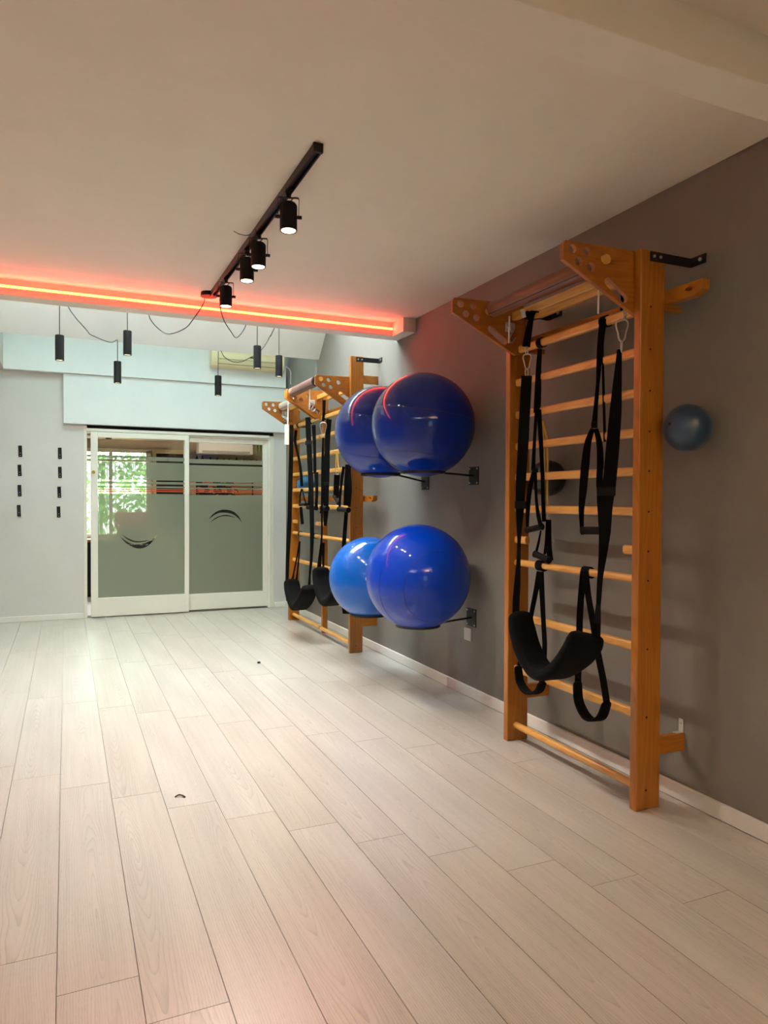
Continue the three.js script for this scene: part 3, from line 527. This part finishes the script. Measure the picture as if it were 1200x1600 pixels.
const near = wallBars('single bay of orange wood wall bars on the grey wall, nearest the camera', [-2.33, -3.30], [[2.385], [2.385]], 0, 2.21, 2.344, 1.84, [-2.382, -3.288]);
const far = wallBars('double bay of orange wood wall bars in the back corner behind the blue balls', [-5.745, -6.66, -7.59], [[2.56], [2.386, true], [2.386]], -0.022, 2.232, 2.352, 1.925, [-5.797, -6.648, -6.712, -7.578]);
function roller(parent, x, y, z0, z1, p0, p1, r, m, straps) {
  mesh('dowel', uvMetres(rod([x, y, z0], [x, y, z1], 0.0195, 20), 2), M.rung, parent);
  const L = p1 - p0, P = [[0.0195, 0], [r * 0.8, 0.002], [r, 0.012], [r, L - 0.012], [r * 0.8, L - 0.002], [0.0195, L]].map((q) => new THREE.Vector2(...q)), g = new THREE.LatheGeometry(P, 28);
  g.rotateX(Math.PI / 2); g.translate(x, y, p0); const o = mesh('roller_pad', toCreasedNormals(g, 0.7), m, parent);
  mesh('pad_seam', rod([x - r * 0.72, y - r * 0.7, p0 + 0.01], [x - r * 0.72, y - r * 0.7, p1 - 0.01], 0.0018, 6), M.dark, o);
}
roller(near, 2.056, 2.327, -3.33, -2.36, -3.24, -2.43, 0.041, M.brownPad);
roller(far, 1.975, 2.347, -6.69, -5.78, -6.62, -5.90, 0.043, M.mauve);
{ const g = rod([1.975, 2.347, -5.905], [1.975, 2.347, -5.86], 0.045, 24); mesh('end_band', g, M.dark, far); }
roller(far, 2.134, 2.329, -7.61, -6.70, -7.54, -6.75, 0.041, M.cream);
function hook(parent, x, y, z) { // pulley plate with an open hook
  const p = mesh('hook_plate', [rbox(x - 0.028, x + 0.028, y - 0.026, y + 0.026, z, z + 0.006, 0.003), rod([x - 0.012, y + 0.008, z + 0.006], [x - 0.012, y + 0.008, z + 0.022], 0.014, 16), rbox(x - 0.004, x + 0.022, y - 0.02, y + 0.02, z + 0.005, z + 0.024, 0.003)], M.zinc, parent);
  mesh('hook', tube([[x, y, z + 0.02], [x + 0.004, y - 0.03, z + 0.022], [x - 0.012, y - 0.065, z + 0.022], [x - 0.006, y - 0.085, z + 0.022], [x + 0.012, y - 0.078, z + 0.022], [x + 0.026, y - 0.055, z + 0.022]], 0.004, 30, 8), M.steel, p);
}
hook(near, 2.19, 2.257, -3.279); hook(far, 2.18, 2.262, -6.639); hook(far, 2.17, 2.255, -7.569);
const string = (parent, pts, r = 0.004) => mesh('white_cord', tube(pts, r, 20, 6), M.white, parent);
string(near, [[2.13,2.29,-3.1879],[2.13,2.2202,-3.19],[2.13,2.1503,-3.1921]], 0.005); string(near, [[2.06,2.2161,-2.4155],[2.06,2.1626,-2.4168],[2.06,2.1144,-2.4181]], 0.004);
string(far, [[1.98,2.312,-6.7684],[1.98,2.1702,-6.7783],[1.98,2.0529,-6.7885]], 0.006); string(far, [[1.98,2.3051,-6.0975],[1.98,2.2087,-6.0967],[1.98,2.1246,-6.1051]], 0.006); 
mesh('label_tag', (() => { const p = [[2.13,2.2957,-3.0725],[2.13,2.2527,-3.0552]]; return ribbon(p, 0.02, 0.003, [0.82, 0, 0.57]); })(), M.white, near);
{ const p = [1.99,1.9625,-6.8221]; mesh('label_tag', rbox(p[0] - 0.03, p[0] + 0.012, p[1] - 0.1, p[1] + 0.1, p[2] - 0.004, p[2] + 0.004, 0.003), M.white, far); }

// ---------------------------------------------------------------- straps
const strapW = (px, ppm) => px / ppm;
function ring(parent, c, r, tubeR = 0.003, m = M.steel, name = 'steel_ring', sy = 1.15) { const g = new THREE.TorusGeometry(r, tubeR, 10, 28); g.scale(1, sy, 1); g.rotateY(0.6); g.translate(...c); return mesh(name, g, m, parent); }
function carabiner(parent, a, b) {
  const A = V(a), B = V(b), L = A.distanceTo(B), w = L * 0.24;
  const P = [[0, 0], [-w * 0.9, -L * 0.08], [-w * 1.1, -L * 0.25], [-w * 0.75, -L * 0.6], [-w * 0.5, -L * 0.88], [0, -L], [w * 0.5, -L * 0.88], [w * 0.75, -L * 0.6], [w * 1.1, -L * 0.25], [w * 0.9, -L * 0.08]].map(([x, y]) => [x, y, 0]);
  const g = tube(P, 0.0036, 60, 8, true); g.rotateY(-0.6); g.translate(...a); mesh('carabiner', g, M.steel, parent);
}
function choke(parent, y, z, x, r, w = 0.03, name = 'loop') { // webbing wrapped round a rung
  const pts = []; for (let k = 0; k <= 12; k++) { const a = k / 12 * Math.PI * 2; pts.push([x + Math.cos(a) * (r + 0.003), y + Math.sin(a) * (r + 0.006), z + 0.012 * k / 12]); }
  mesh(name, ribbon(pts, w, 0.003, [0, 0, 1], 36), M.web, parent);
}
function grip(parent, a, b, r = 0.0155) { const g = rod(a, b, r, 20), A = V(a), B = V(b), d = B.clone().sub(A).normalize(); const caps = [rod(a, A.clone().addScaledVector(d, -0.006).toArray(), r * 1.12, 20), rod(b, B.clone().addScaledVector(d, 0.006).toArray(), r * 1.12, 20)]; mesh('grip', [g, ...caps], M.grip, parent); }
const band = (parent, pts, w, name = 'strap', dir, t = 0.0035) => mesh(name, ribbon(pts, w, t, dir), M.web, parent);
function buckle(parent, c, w, h = 0.03) { const g = new RoundedBoxGeometry(w, h, 0.014, 2, 0.004); g.rotateY(-0.6); g.translate(...c); mesh('buckle', g, M.grip, parent); }

{ // near: sling
  const t = thing('suspension_sling', 'black padded sling hanging in a U shape on the nearest wall bars', 'sling', [0, 0, 0], 'black padded slings');
  mesh('anchor_loop', ribbon([[2.2,2.2908,-3.0603],[2.2,2.2934,-3.0991],[2.2,2.2609,-3.1155]], [0.05, 0.05, 0.05], 0.008, [0.82, 0, 0.57]), M.web, t);
  band(t, [[2.19,2.2614,-3.0791],[2.19,2.1971,-3.1006],[2.19,2.1221,-3.1222]], [0.025, 0.035, 0.042], 'anchor_strap'); band(t, [[2.22,2.2663,-3.1155],[2.22,2.2519,-3.0383],[2.22,2.2297,-2.969]], [0.02, 0.03, 0.03], 'anchor_tail');
  ring(t, [2.17,2.0939,-3.0878], 0.017); carabiner(t, [2.16,2.0729,-3.0677], [2.16,1.9953,-3.0723]); ring(t, [2.15,1.9759,-3.0579], 0.021, 0.003, M.steel, 'steel_ring', 1.0);
  band(t, [[2.12,1.9507,-3.015],[2.12,1.7821,-3.0294],[2.12,1.5893,-3.0436],[2.12,1.3948,-3.0607],[2.12,1.2968,-3.0651],[2.12,1.1986,-3.0695],[2.12,1.1166,-3.0713],[2.12,1.0014,-3.0755],[2.12,0.8852,-3.0855],[2.12,0.8084,-3.0931],[2.12,0.7353,-3.095]], [0.053, 0.054, 0.053, 0.05, 0.045, 0.03, 0.018, 0.022, 0.034, 0.036, 0.036]);
  buckle(t, [2.11,1.3002,-3.0479], 0.056, 0.038);
  band(t, [[2.2193,2.2422,-2.44],[2.2216,2.2037,-2.44],[2.2169,2.1506,-2.44]], [0.032, 0.03, 0.028], 'anchor_loop'); ring(t, [2.2242,2.1403,-2.44], 0.019); carabiner(t, [2.2102,2.1111,-2.44], [2.2114,2.0143,-2.44]); ring(t, [2.2099,1.9947,-2.44], 0.014, 0.003, M.steel, 'steel_ring', 1.7);
  band(t, [...[[2.2066,1.9825,-2.45],[2.1974,1.8594,-2.45],[2.1884,1.7199,-2.45],[2.1727,1.5524,-2.45],[2.1568,1.3992,-2.45]], ...[[2.1526,1.3019,-2.46],[2.1433,1.1905,-2.46],[2.1339,1.0931,-2.46],[2.1209,0.996,-2.46],[2.1118,0.8712,-2.46]], ...[[2.06,0.7996,-2.4065],[2.06,0.7301,-2.4136]]], [0.02, 0.034, 0.05, 0.056, 0.056, 0.05, 0.05, 0.036, 0.024, 0.02, 0.03, 0.036]);
  buckle(t, [2.1396,1.363,-2.45], 0.078, 0.04);
  const pts = [...[[2.05,0.7753,-2.96],[2.05,0.6902,-2.9372],[2.05,0.5904,-2.8825],[2.05,0.5243,-2.7993]], ...[[2.03,0.5246,-2.6842],[2.03,0.5788,-2.5833],[2.03,0.6496,-2.501],[2.03,0.7119,-2.4512],[2.03,0.7566,-2.4312]]];
  const pad = mesh('pad', ribbon(pts, [0.125, 0.145, 0.15, 0.15, 0.145, 0.15, 0.16, 0.16, 0.14], [0.035, 0.05, 0.055, 0.055, 0.05, 0.055, 0.06, 0.055, 0.04], [[0.95, 0, 0.05], [0.97, 0, 0], [1, 0, -0.05], [1, 0, -0.1], [1, 0, 0.05], [0.95, 0, 0.25], [0.9, 0, 0.4], [0.86, 0, 0.5], [0.84, 0, 0.52]], 80, 0.9), M.pad, t);
  mesh('edge_binding', tube(pts.slice(1, -1).map((p) => [p[0] - 0.068, p[1], p[2]]), 0.004, 60, 6), M.web, pad);
}
{ // near left handle strap
  const t = thing('handle_strap', 'black strap with foam handle on the top rung by the nearest bars’ left post', 'exercise strap', [0, 0, 0], 'black handle straps');
  choke(t, 2.145, -3.10, 2.265, 0.02, 0.035);
  band(t, [[2.24,2.107,-3.0719],[2.24,2.0097,-3.0816],[2.24,1.8945,-3.0856],[2.24,1.7793,-3.0924]], [0.022, 0.028, 0.034, 0.036]);
  band(t, [[2.23,1.7944,-3.0844],[2.23,1.6298,-3.0989],[2.23,1.4804,-3.1082]], [0.016, 0.016, 0.022], 'strand'); band(t, [[2.24,1.794,-3.076],[2.24,1.6272,-3.0575],[2.24,1.4617,-3.0417],[2.24,1.2972,-3.0315],[2.24,1.2153,-3.0251]], [0.024, 0.022, 0.02, 0.02, 0.02], 'strand');
  buckle(t, [2.22,1.479,-3.0775], 0.03, 0.022);
  band(t, [[2.21,1.4688,-3.0746],[2.21,1.38,-3.1098],[2.21,1.2629,-3.1253],[2.21,1.1824,-3.1272]], [0.022, 0.026, 0.022, 0.016], 'handle_loop'); band(t, [[2.2,1.4677,-3.0469],[2.2,1.3299,-3.037],[2.2,1.2484,-3.0196],[2.2,1.1937,-2.9973]], [0.016, 0.014, 0.02, 0.022], 'handle_loop');
  grip(t, [2.2,1.1696,-3.1128], [2.22,1.1894,-3.0192]);
}
{ // near right handle strap
  const t = thing('handle_strap', 'black strap with a long handle loop near the right post of the nearest bars', 'exercise strap', [0, 0, 0], 'black handle straps');
  choke(t, 2.145, -2.615, 2.265, 0.02, 0.04);
  band(t, [[2.24,2.1519,-2.5925],[2.24,2.1242,-2.5985],[2.24,2.0196,-2.6142],[2.24,1.8606,-2.6273],[2.24,1.7445,-2.641],[2.24,1.686,-2.6468]], [0.034, 0.032, 0.028, 0.016, 0.02, 0.026]); band(t, [[2.25,2.0931,-2.6118],[2.25,1.9458,-2.6055],[2.25,1.7692,-2.5967],[2.25,1.5932,-2.588]], [0.012, 0.01, 0.012, 0.012], 'strand');
  buckle(t, [2.22,1.6711,-2.6252], 0.028, 0.03);
  band(t, [[2.2,1.6515,-2.6122],[2.2,1.5953,-2.6421],[2.2,1.493,-2.6608],[2.2,1.3746,-2.675],[2.2,1.2851,-2.6851],[2.2,1.1956,-2.6817]], [0.02, 0.03, 0.038, 0.036, 0.026, 0.018], 'handle_loop'); band(t, [[2.22,1.6525,-2.614],[2.22,1.5923,-2.5917],[2.22,1.5045,-2.5819],[2.22,1.4029,-2.587],[2.22,1.2719,-2.5788],[2.22,1.1964,-2.5735]], [0.02, 0.026, 0.03, 0.028, 0.024, 0.02], 'handle_loop');
  grip(t, [2.2,1.184,-2.6725], [2.23,1.1869,-2.5893], 0.018);
}
function tubeBand(label, rungY, z, pts, straps, g0, g1, rg, group) {
  const t = thing('resistance_tube', label, 'exercise band', [0, 0, 0], group);
  for (const p of pts) mesh('rubber_tube', tube(p, 0.006, 40, 8), M.yellowTube, t);
  ring(t, rg, 0.016, 0.003); for (const s of straps) band(t, s[0], s[1], 'handle_strap_end');
  grip(t, g0, g1, 0.017); return t;
}
tubeBand('yellow rubber tube with a black handle hanging behind the rungs of the nearest bars', 1.79, -3.1, [[[2.3,1.7365,-3.1351],[2.3,1.633,-3.106],[2.3,1.4649,-3.1038],[2.3,1.2968,-3.0962],[2.3,1.2534,-3.0792]], [[2.3,1.7422,-3.124],[2.3,1.6314,-3.0841],[2.3,1.4307,-3.0787],[2.3,1.2969,-3.0743],[2.3,1.2536,-3.0683]]],
  [[[[2.27,1.2248,-3.0279],[2.27,1.1491,-3.0269],[2.27,1.0833,-3.0234],[2.27,1.0152,-3.0092]], [0.028, 0.03, 0.03, 0.03]], [[[2.26,1.1669,-3.0788],[2.26,1.1127,-3.0947],[2.26,1.0543,-3.1162]], [0.008, 0.012, 0.014]], [[[2.26,1.225,-3.0252],[2.26,1.0994,-3.0344],[2.26,1.0459,-3.0445]], [0.014, 0.014, 0.014]]], [2.24,1.0429,-3.0941], [2.25,1.0199,-2.9985], [2.28,1.2443,-3.0415], 'yellow resistance tubes');
function footLoop(label, strands, loop, w) {
  const t = thing('ankle_strap', label, 'exercise strap', [0, 0, 0], 'padded foot loops'); return { t, add() { for (const s of strands) band(t, s[0], s[1]); mesh('padded_loop', ribbon(loop, w, 0.014, [[1, 0, -0.1], [1, 0, 0.0], [0.9, 0, 0.2], [0.9, 0, 0.2], [1, 0, 0]].slice(0, loop.length), 60, 0.8), M.pad, t); } };
}
{
  const a = footLoop('black strap with a padded foot loop partly hidden under the nearest sling', [[[[2.22,0.959,-3.0324],[2.22,0.8672,-3.0586],[2.22,0.7633,-3.0906],[2.22,0.5863,-3.1452],[2.22,0.4385,-3.2018]], [0.03, 0.026, 0.024, 0.024, 0.03]], [[[2.23,0.9584,-3.0352],[2.23,0.838,-3.0228],[2.23,0.7083,-3.0104],[2.23,0.5793,-2.998],[2.23,0.4463,-3.007],[2.23,0.3835,-3.0224]], [0.03, 0.026, 0.024, 0.024, 0.024, 0.03]]], [[2.21,0.4387,-3.2051],[2.21,0.355,-3.1803],[2.21,0.3176,-3.1104],[2.21,0.3461,-3.0217],[2.21,0.4009,-2.9847]], 0.05); choke(a.t, 0.983, -3.085, 2.265, 0.02, 0.05); a.add();
  const b = footLoop('black strap with a padded foot loop hanging below the right end of the nearest sling', [[[[2.22,0.9907,-2.6896],[2.22,0.908,-2.7022],[2.22,0.7853,-2.7144],[2.22,0.6634,-2.7174],[2.22,0.461,-2.724]], [0.032, 0.03, 0.03, 0.03, 0.03]], [[[2.22,0.9915,-2.6806],[2.22,0.8834,-2.6566],[2.22,0.769,-2.6241],[2.22,0.6281,-2.5873],[2.22,0.5188,-2.5517],[2.22,0.4152,-2.5251]], [0.032, 0.028, 0.028, 0.03, 0.03, 0.03]]], [[2.2,0.4737,-2.7042],[2.2,0.3747,-2.689],[2.2,0.3201,-2.6251],[2.2,0.3431,-2.5431],[2.2,0.4301,-2.4983]], 0.052); choke(b.t, 0.983, -2.72, 2.265, 0.02, 0.05); b.add();
}
// far bay straps
{ 
  const A = thing('suspension_sling', 'black padded sling at the far end of the back corner wall bars', 'sling', [0, 0, 0], 'black padded slings');
  band(A, [...[[2.06,2.0697,-6.9271],[2.06,1.8406,-6.9365],[2.06,1.4574,-6.9671],[2.06,1.0704,-6.998],[2.06,0.7431,-7.0526],[2.06,0.4931,-7.0738]]], [0.04, 0.045, 0.045, 0.045, 0.04, 0.035]);
  band(A, [...[[2.08,2.0987,-6.4613],[2.08,1.9289,-6.4404],[2.08,1.6871,-6.3998],[2.08,1.329,-6.349],[2.08,1.033,-6.3276],[2.08,0.7946,-6.3445],[2.08,0.6117,-6.3907],[2.08,0.4898,-6.4089]]], [0.05, 0.05, 0.05, 0.045, 0.04, 0.028, 0.02, 0.03]);
  buckle(A, [2.06,1.8518,-6.3779], 0.06, 0.04);
  band(A, [[2.18,0.8979,-7.0371],[2.18,0.7344,-7.1246],[2.18,0.5583,-7.237],[2.18,0.4797,-7.2828]], [0.014, 0.014, 0.016, 0.03], 'rear_strap'); band(A, [[2.2,0.8947,-7.0906],[2.2,0.734,-7.1226],[2.2,0.5632,-7.1773],[2.2,0.4729,-7.2106]], [0.014, 0.014, 0.016, 0.03], 'rear_strap'); choke(A, 0.961, -7.36, 2.287, 0.02, 0.04);
  const pts = [[2.02,0.5432,-6.7918],[2.02,0.4538,-6.7476],[2.02,0.3646,-6.6613],[2.02,0.3108,-6.5566],[2.02,0.3454,-6.4354],[2.02,0.4202,-6.3184],[2.02,0.4882,-6.2427],[2.02,0.5381,-6.2149]];
  mesh('pad', ribbon(pts, [0.15, 0.165, 0.17, 0.17, 0.17, 0.17, 0.16, 0.14], 0.075, [0.97, 0, -0.1], 70, 0.9), M.pad, A);
  const B = thing('suspension_sling', 'black padded sling beside the lighter lower blue ball', 'sling', [0, 0, 0], 'black padded slings');
  band(B, [[2.12,2.2191,-6.1117],[2.12,2.1053,-6.1194],[2.12,2.0332,-6.1451]], [0.03, 0.025, 0.02], 'anchor_strap'); carabiner(B, [2.1,2.0142,-6.0783], [2.1,1.9001,-6.0773]);
  band(B, [[2.08,1.872,-6.0192],[2.08,1.6693,-6.0347],[2.08,1.329,-6.0491],[2.08,0.9871,-6.0547],[2.08,0.8129,-6.0972],[2.08,0.7072,-6.1229]], [0.02, 0.024, 0.02, 0.016, 0.03, 0.04]); band(B, [[2.2,0.9222,-6.3577],[2.2,0.7904,-6.3565],[2.2,0.6825,-6.3556]], [0.03, 0.025, 0.02], 'rear_strap'); choke(B, 0.961, -6.85, 2.287, 0.02, 0.04);
  const q = [[2.02,0.739,-5.9119],[2.02,0.6367,-5.8769],[2.02,0.5349,-5.8004],[2.02,0.473,-5.6855],[2.02,0.5019,-5.5444],[2.02,0.5795,-5.4245],[2.02,0.6562,-5.3377],[2.02,0.71,-5.3095]];
  mesh('pad', ribbon(q, [0.15, 0.165, 0.17, 0.17, 0.17, 0.17, 0.16, 0.14], 0.075, [0.97, 0, -0.1], 70, 0.9), M.pad, B);
  band(B, [[2.1,1.2243,-5.4955],[2.1,1.0122,-5.5378],[2.1,0.8514,-5.5662],[2.1,0.6662,-5.5569]], [0.03, 0.034, 0.03, 0.02]);
}
{
  const t = thing('handle_strap', 'thin black strap with a handle choked on the top rung by the far corner post', 'exercise strap', [0, 0, 0], 'black handle straps');
  choke(t, 2.123, -7.42, 2.287, 0.02, 0.04);
  band(t, [[2.25,2.0684,-7.399],[2.25,1.948,-7.4332],[2.25,1.8475,-7.3624],[2.25,1.7206,-7.2698],[2.25,1.5841,-7.2125],[2.25,1.4632,-7.1892]], [0.03, 0.03, 0.026, 0.026, 0.03, 0.034]);
  band(t, [[2.25,1.4367,-7.2002],[2.25,1.3633,-7.2444],[2.25,1.2758,-7.2549]], [0.014, 0.014, 0.014], 'handle_loop'); band(t, [[2.25,1.4364,-7.1779],[2.25,1.3495,-7.1113],[2.25,1.2772,-7.0458]], [0.014, 0.014, 0.014], 'handle_loop'); grip(t, [2.25,1.2725,-7.2436], [2.25,1.2772,-7.0458]);
  band(t, [[2.24,1.2495,-7.1889],[2.24,1.1631,-7.1659],[2.24,1.0709,-7.132]], [0.03, 0.034, 0.034], 'strap_tail');
}
{
  const t = thing('handle_strap', 'black handle strap hanging left of the middle post of the back bars', 'exercise strap', [0, 0, 0], 'black handle straps');
  choke(t, 2.123, -6.98, 2.287, 0.02, 0.05);
  band(t, [[2.2,2.0502,-6.652],[2.2,1.8248,-6.6206],[2.2,1.5769,-6.6087]], [0.04, 0.03, 0.03]); band(t, [[2.2,1.5919,-6.6876],[2.2,1.4241,-6.7564],[2.2,1.2533,-6.806]], [0.02, 0.03, 0.02], 'handle_loop'); band(t, [[2.2,1.5879,-6.57],[2.2,1.4216,-6.5493],[2.2,1.2556,-6.5671]], [0.04, 0.03, 0.03], 'handle_loop'); grip(t, [2.2,1.25,-6.8163], [2.22,1.2426,-6.6267], 0.02);
}
{
  const t = thing('handle_strap', 'broad black strap hanging on the middle post of the back bars', 'exercise strap', [0, 0, 0], 'black handle straps');
  choke(t, 2.123, -6.56, 2.287, 0.02, 0.06);
  band(t, [[2.2,2.0608,-6.2074],[2.2,1.8594,-6.2494],[2.2,1.6244,-6.2561],[2.2,1.3887,-6.2717],[2.2,1.211,-6.288],[2.2,1.0799,-6.3047]], [0.05, 0.05, 0.05, 0.045, 0.05, 0.03]); band(t, [[2.22,1.8676,-6.3511],[2.22,1.6304,-6.3944],[2.22,1.3296,-6.4192],[2.22,1.1953,-6.4924]], [0.014, 0.014, 0.014, 0.02], 'strand'); buckle(t, [2.18,1.47,-6.2155], 0.045, 0.03); grip(t, [2.18,1.246,-6.3391], [2.19,1.2443,-6.2242], 0.022);
}
tubeBand('yellow rubber tube with a black handle on the back bars, left of the blue balls', 1.6, -6.1, [[[2.24,1.7645,-6.1186],[2.24,1.6664,-6.1261],[2.24,1.5913,-6.1338]], [[2.24,1.7624,-6.0851],[2.24,1.664,-6.0758],[2.24,1.5882,-6.0503]]],
  [[[[2.22,1.5483,-6.0703],[2.22,1.4335,-6.086],[2.22,1.3412,-6.0935]], [0.035, 0.035, 0.03]], [[[2.22,1.5465,-6.0123],[2.22,1.4326,-6.0277],[2.22,1.3411,-6.0351]], [0.03, 0.03, 0.03]]], [2.22,1.3528,-6.1021], [2.22,1.2955,-6.0017], [2.23,1.5658,-6.0727], 'yellow resistance tubes');
{
  const t = thing('handle_strap', 'black strap with a foam handle right beside the near post of the back bars', 'exercise strap', [0, 0, 0], 'black handle straps');
  choke(t, 1.944, -5.98, 2.287, 0.02, 0.05);
  band(t, [[2.19,1.611,-5.7966],[2.19,1.4963,-5.8425],[2.19,1.3575,-5.881],[2.19,1.2511,-5.896]], [0.025, 0.025, 0.022, 0.02], 'handle_loop'); band(t, [[2.2,1.6242,-5.7153],[2.2,1.4665,-5.7366],[2.2,1.2746,-5.7577]], [0.05, 0.055, 0.05]); band(t, [[2.2,1.5466,-5.6768],[2.2,1.4109,-5.668],[2.2,1.2643,-5.6891]], [0.02, 0.03, 0.025], 'handle_loop'); grip(t, [2.17,1.2433,-5.85], [2.19,1.2372,-5.6856], 0.021);
  mesh('strap_end', ribbon([[2.16,0.4417,-5.6601],[2.16,0.4005,-5.6446],[2.16,0.3627,-5.6442]], [0.07, 0.07, 0.06], 0.012, [0.82, 0, 0.57]), M.web, t);
}

// ---------------------------------------------------------------- balls and their holders
function ball(label, c, r, color, seams, group, plug, tilt = 0) {
  const t = thing('exercise_ball', label, 'exercise ball', c, group);
  const m = phys({ color, roughness: 0.4, clearcoat: 0.75, clearcoatRoughness: 0.02, specularIntensity: 0.1 });
  const g = new THREE.SphereGeometry(r, 96, 64); g.rotateZ(tilt); const b = mesh('shell', g, m, t);
  for (const [h, ax, rot] of seams) { const rr = Math.sqrt(r * r - h * h), s = new THREE.TorusGeometry(rr, 0.0011, 6, 120); if (ax === 'y') { s.rotateX(Math.PI / 2); s.translate(0, h, 0); } else s.translate(0, 0, h); s.rotateX(rot[0]); s.rotateZ(rot[1]); mesh('seam', s, std({ color: '#0a1c52', roughness: 0.5 }), t); }
  if (plug) { const v = rod(V(plug).normalize().multiplyScalar(r - 0.002).toArray(), V(plug).normalize().multiplyScalar(r + 0.002).toArray(), 0.009, 14); mesh('valve_plug', v, std({ color: '#d9dde0', roughness: 0.5 }), t); }
  return t;
}
const bg = 'large blue exercise balls on wall holders';
ball('upper front blue exercise ball, nearest the camera on the top row', [2.105, 1.808, -4.13], 0.333, '#00237e', [[0.06, 'y', [0.05, -0.12]], [-0.2, 'y', [0.05, -0.12]]], bg);
ball('upper rear blue exercise ball, half hidden behind the front one on the top row', [2.118, 1.825, -4.84], 0.338, '#002c94', [[0.08, 'y', [0.1, -0.14]], [-0.2, 'y', [0.1, -0.14]], [0.24, 'y', [0.1, -0.14]]], bg, [-0.35, -0.82, 0.45]);
ball('lower front blue exercise ball, nearest the camera on the bottom row', [2.084, 0.827, -4.15], 0.339, '#0034a8', [[0.10, 'z', [0.15, 0.2]], [0.25, 'z', [0.15, 0.2]]], bg, [-0.93, -0.03, -0.28]);
ball('lower rear light blue exercise ball, smallest and palest of the big four', [2.078, 0.744, -4.95], 0.302, '#0058b4', [], bg);
function holder(label, x, y, z, py) {
  const t = thing('ball_holder', label, 'ball holder', [x, y, z], 'black wall holders for the balls');
  const P = [[0.128, -0.006], [0.146, -0.008], [0.148, 0.008], [0.141, 0.009], [0.128, -0.003]].map((p) => new THREE.Vector2(...p));
  mesh('ring', toCreasedNormals(new THREE.LatheGeometry(P, 56), 0.6), M.black, t);
  mesh('arm', rod([0.142, 0, 0], [XR - x - 0.005, py - y, 0], 0.0065, 12), M.black, t);
  const pl = mesh('wall_plate', rbox(XR - x - 0.006, XR - x, py - y - 0.06, py - y + 0.06, -0.06, 0.06, 0.002), M.blackMetal, t);
  for (const a of [-0.047, 0.047]) for (const b of [-0.047, 0.047]) { const g = new THREE.CylinderGeometry(0.006, 0.006, 0.004, 10); g.rotateZ(Math.PI / 2); g.translate(XR - x - 0.008, py - y + a, b); mesh('bolt', g, M.steel, pl); }
}
holder('black ring holder under the upper front blue ball', 2.105, 1.502, -4.13, 1.487);
holder('black ring holder under the upper rear blue ball', 2.118, 1.509, -4.84, 1.463);
holder('black ring holder under the lower front blue ball, its plate above the wall socket', 2.084, 0.515, -4.15, 0.537);
holder('black ring holder under the lower rear light blue ball', 2.078, 0.468, -4.95, 0.48);
function smallBall(label, c, col) {
  const t = thing('small_ball', label, 'ball', c, 'small soft balls wedged behind the bars'); mesh('shell', new THREE.SphereGeometry(0.0985, 64, 40), phys({ color: col, roughness: 0.38, clearcoat: 0.3, clearcoatRoughness: 0.3 }), t);
  const v = new THREE.CylinderGeometry(0.006, 0.006, 0.003, 12); v.rotateZ(Math.PI / 2); v.translate(-0.0985, 0.01, 0); mesh('valve_plug', v, M.dark, t);
}
smallBall('small slate blue ball wedged between grey wall and the nearest right post', [2.388, 1.632, -2.243], '#1e3a55');
smallBall('small dark ball behind the rungs near the left post of the nearest bars', [2.389, 1.445, -3.20], '#151d24');
smallBall('small bright blue ball behind the rungs of the back corner bars', [2.389, 1.49, -7.49], '#2b6f9e');

// ---------------------------------------------------------------- small things
{
  const t = thing('socket_plate', 'blank pale grey socket cover low on the grey wall under a ball holder', 'socket cover', [XR, 0.42, -4.19]);
  mesh('plate', rbox(-0.012, 0, -0.044, 0.044, -0.044, 0.044, 0.004), M.plate, t);
  for (const z of [-0.03, 0.03]) { const g = new THREE.CylinderGeometry(0.004, 0.004, 0.002, 10); g.rotateZ(Math.PI / 2); g.translate(-0.0125, 0, z); mesh('screw', g, M.steel, t); }
}
tag(mesh('twig', tube([[0.438, 0.004, -3.255], [0.455, 0.007, -3.262], [0.47, 0.006, -3.252], [0.478, 0.004, -3.235]], 0.0035, 16, 6), std({ color: '#3a2f28', roughness: 0.9 })), 'small dark curled twig lying on the pale floor boards', 'twig');
{ const g = new THREE.IcosahedronGeometry(0.012, 1); g.scale(1.2, 0.7, 1); g.translate(1.42, 0.008, -5.68); tag(mesh('pebble', g, std({ color: '#2c2723', roughness: 0.9 })), 'small dark pebble on the floor before the back corner bars', 'pebble'); }

renderer.render(scene, camera);
